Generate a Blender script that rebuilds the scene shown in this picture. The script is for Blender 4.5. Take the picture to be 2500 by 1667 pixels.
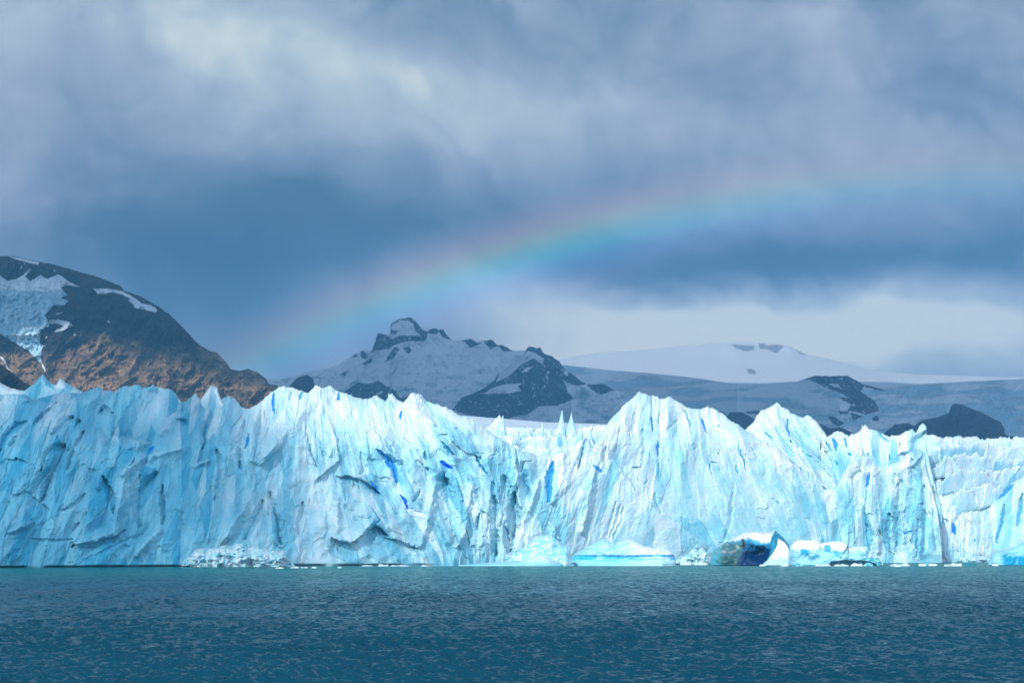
import bpy, math, random
import numpy as np
from mathutils import Vector

# ------------------------------------------------------------------ clearing
for o in list(bpy.data.objects): bpy.data.objects.remove(o)
scene = bpy.context.scene
COL = scene.collection
rng = np.random.default_rng(7)
random.seed(7)

# ------------------------------------------------------------------ camera
F = 4792.0            # focal length in photo pixels (2500 wide) = 69 mm
HOR = 1341.0          # horizon row
CAMH = 6.0
PITCH = math.atan((HOR-833.5)/F)
cam_d = bpy.data.cameras.new('camera'); cam = bpy.data.objects.new('camera', cam_d); COL.objects.link(cam)
cam_d.sensor_width = 36; cam_d.lens = 36*F/2500; cam_d.clip_start = 0.5; cam_d.clip_end = 90000
cam.location = (0, 0, CAMH); cam.rotation_euler = (math.pi/2+PITCH, 0, 0)
scene.camera = cam
FW = np.array([0, math.cos(PITCH), math.sin(PITCH)]); UP = np.array([0, -math.sin(PITCH), math.cos(PITCH)])

def world_at(px, py, depth):
    """point standing at ground distance `depth` (metres along y) seen at photo pixel px,py"""
    px = np.asarray(px, float); py = np.asarray(py, float); depth = np.asarray(depth, float)
    a = (px-1250)/F; b = (833.5-py)/F
    dy = FW[1]+b*UP[1]; dz = FW[2]+b*UP[2]
    return np.stack(np.broadcast_arrays(a/dy*depth, depth, CAMH+dz/dy*depth), -1)
def az_el(px, py):
    p = world_at(px, py, 1.0) - np.array([0, 0, CAMH])
    return math.atan2(p[0], p[1]), math.atan2(p[2], math.hypot(p[0], p[1]))

# ------------------------------------------------------------------ sun
SUN_EL = math.radians(32); SUN_AZ = math.radians(21)   # light travels to the right of straight ahead
L = np.array([math.sin(SUN_AZ)*math.cos(SUN_EL), math.cos(SUN_AZ)*math.cos(SUN_EL), -math.sin(SUN_EL)])
sd = bpy.data.lights.new('sun', 'SUN'); sd.energy = 2.9; sd.angle = math.radians(0.53); sd.color = (1.0, 0.955, 0.89)
so = bpy.data.objects.new('sun', sd); COL.objects.link(so)
so.rotation_euler = Vector(L).to_track_quat('-Z', 'Y').to_euler(); so.location = (-200, -400, 300)
scene.view_settings.view_transform = 'Standard'; scene.view_settings.look = 'None'
scene.view_settings.exposure = 0.62; scene.view_settings.gamma = 1.0

# ------------------------------------------------------------------ node helpers
def srgb(r, g, b):
    f = lambda c: (c/255/12.92) if c/255 <= .04045 else ((c/255+.055)/1.055)**2.4
    return (f(r), f(g), f(b), 1.0)
class NT:
    def __init__(s, tree): s.t = tree; s.n = tree.nodes; s.l = tree.links
    def new(s, typ, **kw):
        n = s.n.new(typ)
        for k, v in kw.items(): setattr(n, k, v)
        return n
    def put(s, sock, v):
        if v is None: return
        if isinstance(v, bpy.types.NodeSocket): s.l.new(v, sock)
        else: sock.default_value = v
    def math(s, op, a, b=None, c=None, clamp=False):
        n = s.new('ShaderNodeMath', operation=op, use_clamp=clamp)
        for i, v in enumerate((a, b, c)): s.put(n.inputs[i], v)
        return n.outputs[0]
    def vmath(s, op, a, b=None, scale=None):
        n = s.new('ShaderNodeVectorMath', operation=op)
        s.put(n.inputs[0], a); s.put(n.inputs[1], b)
        if scale is not None: s.put(n.inputs['Scale'], scale)
        return n.outputs[0]
    def noise(s, vec, scale, detail=4, rough=.55, dist=0.0, out=0, typ='FBM'):
        n = s.new('ShaderNodeTexNoise', noise_type=typ); s.put(n.inputs['Vector'], vec)
        s.put(n.inputs['Scale'], scale); s.put(n.inputs['Detail'], detail); s.put(n.inputs['Roughness'], rough); s.put(n.inputs['Distortion'], dist)
        return n.outputs[out]
    def ramp(s, fac, stops):
        n = s.new('ShaderNodeValToRGB'); cr = n.color_ramp
        while len(cr.elements) < len(stops): cr.elements.new(0.5)
        for e, (p, c) in zip(cr.elements, stops): e.position = p; e.color = c if len(c) == 4 else (*c, 1)
        s.put(n.inputs[0], fac); return n.outputs[0]
    def mix(s, fac, a, b, typ='MIX'):
        n = s.new('ShaderNodeMix', data_type='RGBA', blend_type=typ)
        s.put(n.inputs[0], fac); s.put(n.inputs[6], a); s.put(n.inputs[7], b); return n.outputs[2]
    def mapr(s, v, a, b, c=0.0, d=1.0, smooth=False):
        n = s.new('ShaderNodeMapRange'); n.clamp = True
        if smooth: n.interpolation_type = 'SMOOTHSTEP'
        for i, q in enumerate((v, a, b, c, d)): s.put(n.inputs[i], q)
        return n.outputs[0]
    def attr(s, name, out='Color'): return s.new('ShaderNodeAttribute', attribute_name=name).outputs[out]
    def comb(s, x, y, z=0.0):
        n = s.new('ShaderNodeCombineXYZ')
        for i, q in enumerate((x, y, z)): s.put(n.inputs[i], q)
        return n.outputs[0]
def material(name):
    m = bpy.data.materials.new(name); m.use_nodes = True
    nt = NT(m.node_tree); b = m.node_tree.nodes['Principled BSDF']
    return m, nt, b

# ------------------------------------------------------------------ world: Nishita sky seen through a broken rain-cloud deck
w = bpy.data.worlds.new('World'); scene.world = w; w.use_nodes = True
W = NT(w.node_tree); W.n.clear()
wout = W.new('ShaderNodeOutputWorld')
sky = W.new('ShaderNodeTexSky', sky_type='NISHITA'); sky.sun_disc = False; sky.sun_elevation = SUN_EL
sky.sun_rotation = math.pi + SUN_AZ; sky.altitude = 200; sky.air_density = 1.0; sky.dust_density = 0.6
SKYGAIN = 0.98
tc = W.new('ShaderNodeTexCoord'); D = tc.outputs['Generated']
sx = W.new('ShaderNodeSeparateXYZ'); W.put(sx.inputs[0], D)
A = W.math('ARCTAN2', sx.outputs[0], sx.outputs[1]); E = W.math('ARCSINE', sx.outputs[2])
wn = W.noise(D, 7.0, 5, .55, 0.4, out=1)
wv = W.vmath('SUBTRACT', wn, (.5, .5, .5)); ws = W.new('ShaderNodeSeparateXYZ'); W.put(ws.inputs[0], wv)
A2 = W.math('MULTIPLY_ADD', ws.outputs[0], .11, A); E2 = W.math('MULTIPLY_ADD', ws.outputs[1], .07, E)
# node group: one soft elongated cloud mass
g = bpy.data.node_groups.new('cloud_mass', 'ShaderNodeTree')
for nm in ('A', 'E', 'a0', 'e0', 'sa', 'se', 'rot', 'amp', 'sum'): g.interface.new_socket(nm, in_out='INPUT', socket_type='NodeSocketFloat')
g.interface.new_socket('out', in_out='OUTPUT', socket_type='NodeSocketFloat')
G = NT(g); gi = G.new('NodeGroupInput'); go = G.new('NodeGroupOutput'); I = gi.outputs
da = G.math('SUBTRACT', I['A'], I['a0']); de = G.math('SUBTRACT', I['E'], I['e0'])
cr = G.math('COSINE', I['rot']); sr = G.math('SINE', I['rot'])
r1 = G.math('DIVIDE', G.math('ADD', G.math('MULTIPLY', da, cr), G.math('MULTIPLY', de, sr)), I['sa'])
r2 = G.math('DIVIDE', G.math('SUBTRACT', G.math('MULTIPLY', de, cr), G.math('MULTIPLY', da, sr)), I['se'])
q = G.math('ADD', G.math('MULTIPLY', r1, r1), G.math('MULTIPLY', r2, r2))
ex = G.math('EXPONENT', G.math('MULTIPLY', q, -1.0))
G.put(go.inputs[0], G.math('MULTIPLY_ADD', ex, I['amp'], I['sum']))
# px, py, half width, half height (photo pixels at 2352 wide), rotation deg (+ = rises to the right), amplitude
MASSES = [
 (300, 560, 420, 150, 0, -.30), (850, 540, 520, 120, -4, -.28), (560, 730, 260, 140, -20, -.22), (1250, 470, 330, 110, 8, -.10),
 (1950, 610, 560, 62, -3, -.36), (2330, 560, 260, 100, 0, -.18), (1500, 610, 300, 50, 0, -.16),
 (820, 190, 380, 110, -14, .30), (440, 90, 90, 130, 35, .08), (200, 40, 200, 60, -10, .10), (1180, 220, 300, 60, -6, .14), (90, 110, 220, 130, -20, .16), (480, 180, 120, 170, 40, .10),
 (30, 470, 130, 90, 0, .22), (250, 300, 200, 90, -25, -.14), (1100, 60, 260, 90, -10, -.13), (1500, 120, 240, 80, -30, -.06),
 (1950, 120, 120, 180, 15, .12), (2200, 180, 160, 200, 10, -.08), (1450, 330, 520, 80, 0, .10), (2150, 330, 380, 90, 0, .06),
 (1500, 705, 460, 62, -2, .46), (2200, 760, 420, 70, 0, .46), (1400, 790, 300, 60, 0, .26), (1750, 820, 500, 60, 0, .26), (1150, 750, 150, 90, -30, .14),
 (640, 860, 220, 60, 0, .06), (1700, 500, 300, 50, 4, -.03), (1780, 260, 200, 120, 30, -.05), (760, 330, 260, 60, -10, .08)]
acc = 0.57
for (mx, my, hw, hh, rot, amp) in MASSES:
    a0, e0 = az_el(mx*1.063, my*1.063)
    n = W.new('ShaderNodeGroup', node_tree=g)
    for nm, v in (('A', A2), ('E', E2), ('a0', a0), ('e0', e0), ('sa', hw*1.063/F), ('se', hh*1.063/F), ('rot', math.radians(rot)), ('amp', amp), ('sum', acc)):
        W.put(n.inputs[nm], v)
    acc = n.outputs[0]
# wisps: fine streaks blown along the cloud base
wis = W.noise(W.comb(W.math('ADD', A2, W.math('MULTIPLY', E2, .5)), W.math('MULTIPLY', E2, 1.25), 0.3), 15.0, 9, .60, 0.7)
wis2 = W.noise(D, 34.0, 6, .6, 0.6)
def ridge_amt(): return W.mapr(E, 0.03, 0.30, .30, 1.0)
t = W.math('MULTIPLY_ADD', W.math('MULTIPLY', W.math('SUBTRACT', wis, .5), ridge_amt()), .80, acc)
t = W.math('MULTIPLY_ADD', W.math('MULTIPLY', W.math('SUBTRACT', wis2, .5), ridge_amt()), .26, t)
t = W.math('MULTIPLY_ADD', t, 1.0, 0.0, clamp=True)
cloudcol = W.ramp(t, [(0.0, srgb(60, 90, 124)), (.22, srgb(80, 108, 140)), (.45, srgb(118, 139, 170)), (.68, srgb(154, 170, 197)), (.85, srgb(178, 195, 213)), (1.0, srgb(212, 222, 229))])
# slight mauve / teal drift
hue = W.noise(D, 3.2, 3, .5)
cloudcol = W.mix(1.0, cloudcol, (1.0, .95, .83, 1), 'MULTIPLY')
cloudcol = W.mix(W.mapr(hue, .35, .68, 0, .5), cloudcol, W.mix(1.0, cloudcol, (1.10, .955, 1.03, 1), 'MULTIPLY'))
bgc = W.new('ShaderNodeBackground'); W.put(bgc.inputs[0], cloudcol); 
# the haze box swallows part of the low sky, so the cloud deck itself is brighter towards the horizon
W.put(bgc.inputs[1], W.ramp(W.math('ABSOLUTE', E), [(0.0, (.86,)*3), (.12, (.84,)*3), (.20, (.66,)*3), (.30, (.56,)*3), (.6, (.54,)*3), (1.0, (.42,)*3)]))
bgc2 = W.math('MULTIPLY', bgc.inputs[1].links[0].from_socket, W.math('MULTIPLY', W.mapr(sx.outputs[1], .25, -.35, 1.0, 2.9), SKYGAIN*1.72)); W.put(bgc.inputs[1], bgc2)
bgs = W.new('ShaderNodeBackground'); W.put(bgs.inputs[0], sky.outputs[0]); bgs.inputs[1].default_value = 0.10
# gaps of open sky only behind and above the camera
gap = W.math('MULTIPLY', W.mapr(W.noise(D, 2.6, 4, .5), .50, .60), W.mapr(W.math('SUBTRACT', sx.outputs[1], sx.outputs[2]), .35, -.1))
mxs = W.new('ShaderNodeMixShader'); W.put(mxs.inputs[0], gap); W.put(mxs.inputs[1], bgc.outputs[0]); W.put(mxs.inputs[2], bgs.outputs[0])
W.put(wout.inputs[0], mxs.outputs[0])
w.cycles.sampling_method = 'MANUAL'; w.cycles.sample_map_resolution = 512

# ------------------------------------------------------------------ numpy noise
def _hash(ix, iy, seed):
    h = (ix.astype(np.int64)*374761393 + iy.astype(np.int64)*668265263 + seed*2147483647+seed*974711) & 0xffffffff
    h = ((h ^ (h >> 13))*1274126177) & 0xffffffff
    return (h ^ (h >> 16)) & 0xffffffff
def perlin(x, y, seed=0):
    x = np.asarray(x, float); y = np.asarray(y, float)
    x0 = np.floor(x); y0 = np.floor(y); fx = x-x0; fy = y-y0
    u = fx*fx*fx*(fx*(fx*6-15)+10); v = fy*fy*fy*(fy*(fy*6-15)+10)
    def gr(dx, dy):
        a = _hash(x0+dx, y0+dy, seed)/4294967295.0*2*np.pi
        return np.cos(a)*(fx-dx)+np.sin(a)*(fy-dy)
    n00 = gr(0, 0); n10 = gr(1, 0); n01 = gr(0, 1); n11 = gr(1, 1)
    a = n00+u*(n10-n00); b = n01+u*(n11-n01)
    return (a+v*(b-a))*1.41
def fbm(x, y, o=4, seed=0, g=.5, l=2.03):
    s = 0; a = 1; t = 0
    for i in range(o):
        s = s+a*perlin(x*l**i+i*17.3, y*l**i-i*9.1, seed+i*31); t += a; a *= g
    return s/t
def ridged(x, y, o=4, seed=0, g=.5, l=2.05):
    s = 0; a = 1; t = 0; wgt = 1
    for i in range(o):
        n = 1-np.abs(perlin(x*l**i+i*11.7, y*l**i+i*5.3, seed+i*17))*1.6
        n = np.clip(n, 0, 1)**2; s = s+a*n*wgt; t += a; wgt = np.clip(n*1.6, 0, 1); a *= g
    return s/t
def facets(x, y, seed=0, tilt=1.0, off=1.0, jit=.9, gap=0.0):
    """broken block surface: every jittered cell is a tilted plane"""
    x0 = np.floor(x); y0 = np.floor(y)
    best = np.full(np.shape(x), 1e9); sec = best.copy(); val = np.zeros(np.shape(x))
    for dx in (-1, 0, 1):
        for dy in (-1, 0, 1):
            cx = x0+dx; cy = y0+dy
            h1 = _hash(cx, cy, seed)/4294967295.0; h2 = _hash(cx, cy, seed+101)/4294967295.0
            h3 = _hash(cx, cy, seed+202)/4294967295.0; h4 = _hash(cx, cy, seed+303)/4294967295.0; h5 = _hash(cx, cy, seed+404)/4294967295.0
            qx = cx+.5+(h1-.5)*jit; qy = cy+.5+(h2-.5)*jit
            d = (x-qx)**2+(y-qy)**2
            v = tilt*((h3-.5)*2*(x-qx)+(h4-.5)*2*(y-qy))+off*(h5-.5)
            m = d < best
            sec = np.where(m, best, np.minimum(sec, d)); val = np.where(m, v, val); best = np.where(m, d, best)
    if gap: val = val-gap*np.exp(-((np.sqrt(sec)-np.sqrt(best))/.07)**2)
    return val
def sstep(a, b, x):
    t = np.clip((x-a)/(b-a), 0, 1); return t*t*(3-2*t)

# crop frames I measured in: id -> (x0, y0, scale)
CR = {0: (0, 0, 1), 1: (0, 600, 3.357), 2: (0, 900, 3.136), 3: (600, 900, 3.136), 4: (1200, 900, 3.136), 5: (1800, 900, 3.136),
      6: (600, 740, 2.476), 7: (1400, 740, 2.138), 8: (1200, 1250, 4.704), 9: (1700, 1260, 4.704), 10: (2150, 1240, 6.72), 11: (400, 1280, 3.92)}
def P(c, pts):
    x0, y0, s = CR[c]; return [(x0+x/s, y0+y/s) for x, y in pts]
def interp(pts, x):
    a = np.array(pts, float); return np.interp(x, a[:, 0], a[:, 1])

def seg_dist(px, py, pts):
    """signed distance to a polyline (+ on the right-hand side walking along it in the picture) and 0..1 along it"""
    best = np.full(px.shape, 1e9); sgn = np.ones(px.shape); al = np.zeros(px.shape); n = len(pts)-1
    for i in range(n):
        ax, ay = pts[i]; bx, by = pts[i+1]; vx, vy = bx-ax, by-ay; L2 = vx*vx+vy*vy+1e-9
        t = np.clip(((px-ax)*vx+(py-ay)*vy)/L2, 0, 1)
        d = np.hypot(px-ax-t*vx, py-ay-t*vy); c = vx*(py-ay)-vy*(px-ax)
        m = d < best; best = np.where(m, d, best); sgn = np.where(m, np.sign(c), sgn); al = np.where(m, (i+t)/n, al)
    return best, sgn, al
def inside(px, py, poly):
    r = np.zeros(px.shape, bool); n = len(poly)
    for i in range(n):
        x1, y1 = poly[i]; x2, y2 = poly[(i+1) % n]
        c = ((y1 > py) != (y2 > py)) & (px < (x2-x1)*(py-y1)/(y2-y1+1e-12)+x1)
        r ^= c
    return r

# ------------------------------------------------------------------ mesh helpers
def tag(o, label=None, cat=None, group=None, kind=None):
    if label: o['label'] = label
    if cat: o['category'] = cat
    if group: o['group'] = group
    if kind: o['kind'] = kind
    return o
def grid_mesh(name, V, mat, attrs=None, parent=None, mask=None, closed=False, smooth=True):
    """V: (rows, cols, 3)"""
    r, c = V.shape[:2]
    idx = np.arange(r*c).reshape(r, c)
    q = np.stack([idx[:-1, :-1], idx[:-1, 1:], idx[1:, 1:], idx[1:, :-1]], -1).reshape(-1, 4)
    if closed:
        q2 = np.stack([idx[:-1, -1], idx[:-1, 0], idx[1:, 0], idx[1:, -1]], -1); q = np.concatenate([q, q2])
    if mask is not None:
        mm = mask.reshape(-1); q = q[mm[q].all(1)]
    v = V.reshape(-1, 3)
    if mask is not None:
        used = np.unique(q); remap = np.zeros(r*c, int); remap[used] = np.arange(len(used)); q = remap[q]; v = v[used]
        if attrs: attrs = {k: a.reshape(r*c, -1)[used] for k, a in attrs.items()}
    me = bpy.data.meshes.new(name)
    me.vertices.add(len(v)); me.vertices.foreach_set('co', v.astype(np.float32).ravel())
    me.loops.add(len(q)*4); me.loops.foreach_set('vertex_index', q.astype(np.int32).ravel())
    me.polygons.add(len(q)); me.polygons.foreach_set('loop_start', np.arange(0, len(q)*4, 4, dtype=np.int32))
    me.polygons.foreach_set('loop_total', np.full(len(q), 4, np.int32))
    me.polygons.foreach_set('use_smooth', np.full(len(q), smooth))
    me.update(calc_edges=True)
    for k, a in (attrs or {}).items():
        a = a.reshape(len(v), -1)
        at = me.attributes.new(k, 'FLOAT_COLOR', 'POINT')
        rgba = np.ones((len(v), 4), np.float32); rgba[:, :a.shape[1]] = a
        if a.shape[1] == 1: rgba[:, 1:3] = a
        at.data.foreach_set('color', rgba.ravel())
    me.materials.append(mat)
    o = bpy.data.objects.new(name, me); COL.objects.link(o)
    if parent: o.parent = parent
    return o

# ------------------------------------------------------------------ materials
def ice_material(name, strata=1.0, bump=1.0, rough=.42, scale=1.0):
    m, n, b = material(name)
    geo = n.new('ShaderNodeNewGeometry'); pos = geo.outputs['Position']
    col = n.attr('ice')
    nz = n.noise(pos, .22*scale, 6, .6)
    col = n.mix(n.mapr(nz, .35, .72, 0, .35), col, n.mix(1.0, col, (.80, .93, .985, 1), 'MULTIPLY'))
    # year layers: thin, gently undulating bands
    s = n.new('ShaderNodeSeparateXYZ'); n.put(s.inputs[0], pos)
    zz = n.math('MULTIPLY_ADD', n.noise(pos, .035, 3, .5), 9.0, s.outputs[2])
    band = n.noise(n.comb(n.math('MULTIPLY', s.outputs[0], .02), 0.0, zz), 1.25, 4, .65)
    col = n.mix(n.mapr(band, .46, .66, 0, .38*strata), col, n.mix(1.0, col, (.70, .90, .98, 1), 'MULTIPLY'))
    dirt = n.mapr(n.noise(n.comb(n.math('MULTIPLY', s.outputs[0], 1.0), s.outputs[1], n.math('MULTIPLY', s.outputs[2], .45)), .55*scale, 7, .68, 1.0), .60, .72, 0, 1)
    grey = n.attr('dust', 'Fac')
    col = n.mix(n.math('MULTIPLY', dirt, grey), col, (.30, .32, .33, 1))
    n.put(b.inputs['Base Color'], col)
    b.inputs['Roughness'].default_value = rough; b.inputs['IOR'].default_value = 1.31
    b.inputs['Specular IOR Level'].default_value = .35
    b.inputs['Subsurface Weight'].default_value = .45; b.inputs['Subsurface Radius'].default_value = (.15, .6, 1.0); b.inputs['Subsurface Scale'].default_value = 1.3
    b1 = n.new('ShaderNodeBump'); b1.inputs['Strength'].default_value = .5*bump; b1.inputs['Distance'].default_value = .22
    h = n.math('ADD', n.noise(pos, .9*scale, 6, .62, .4), n.math('MULTIPLY', band, .35*strata))
    n.put(b1.inputs['Height'], h); n.put(b.inputs['Normal'], b1.outputs[0])
    return m
ICE = ice_material('glacier_ice')
BERG = ice_material('iceberg_ice', strata=.3, bump=.6, rough=.25, scale=1.6)

# ice colours (linear)
C_WHITE = np.array([.64, .74, .765]); C_PALE = np.array([.27, .585, .68]); C_CYAN = np.array([.045, .33, .49]); C_BLUE = np.array([.02, .24, .80]); C_TEAL = np.array([.10, .42, .52])
def lerp(a, b, t): return a+(b-a)*t[..., None]

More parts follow.
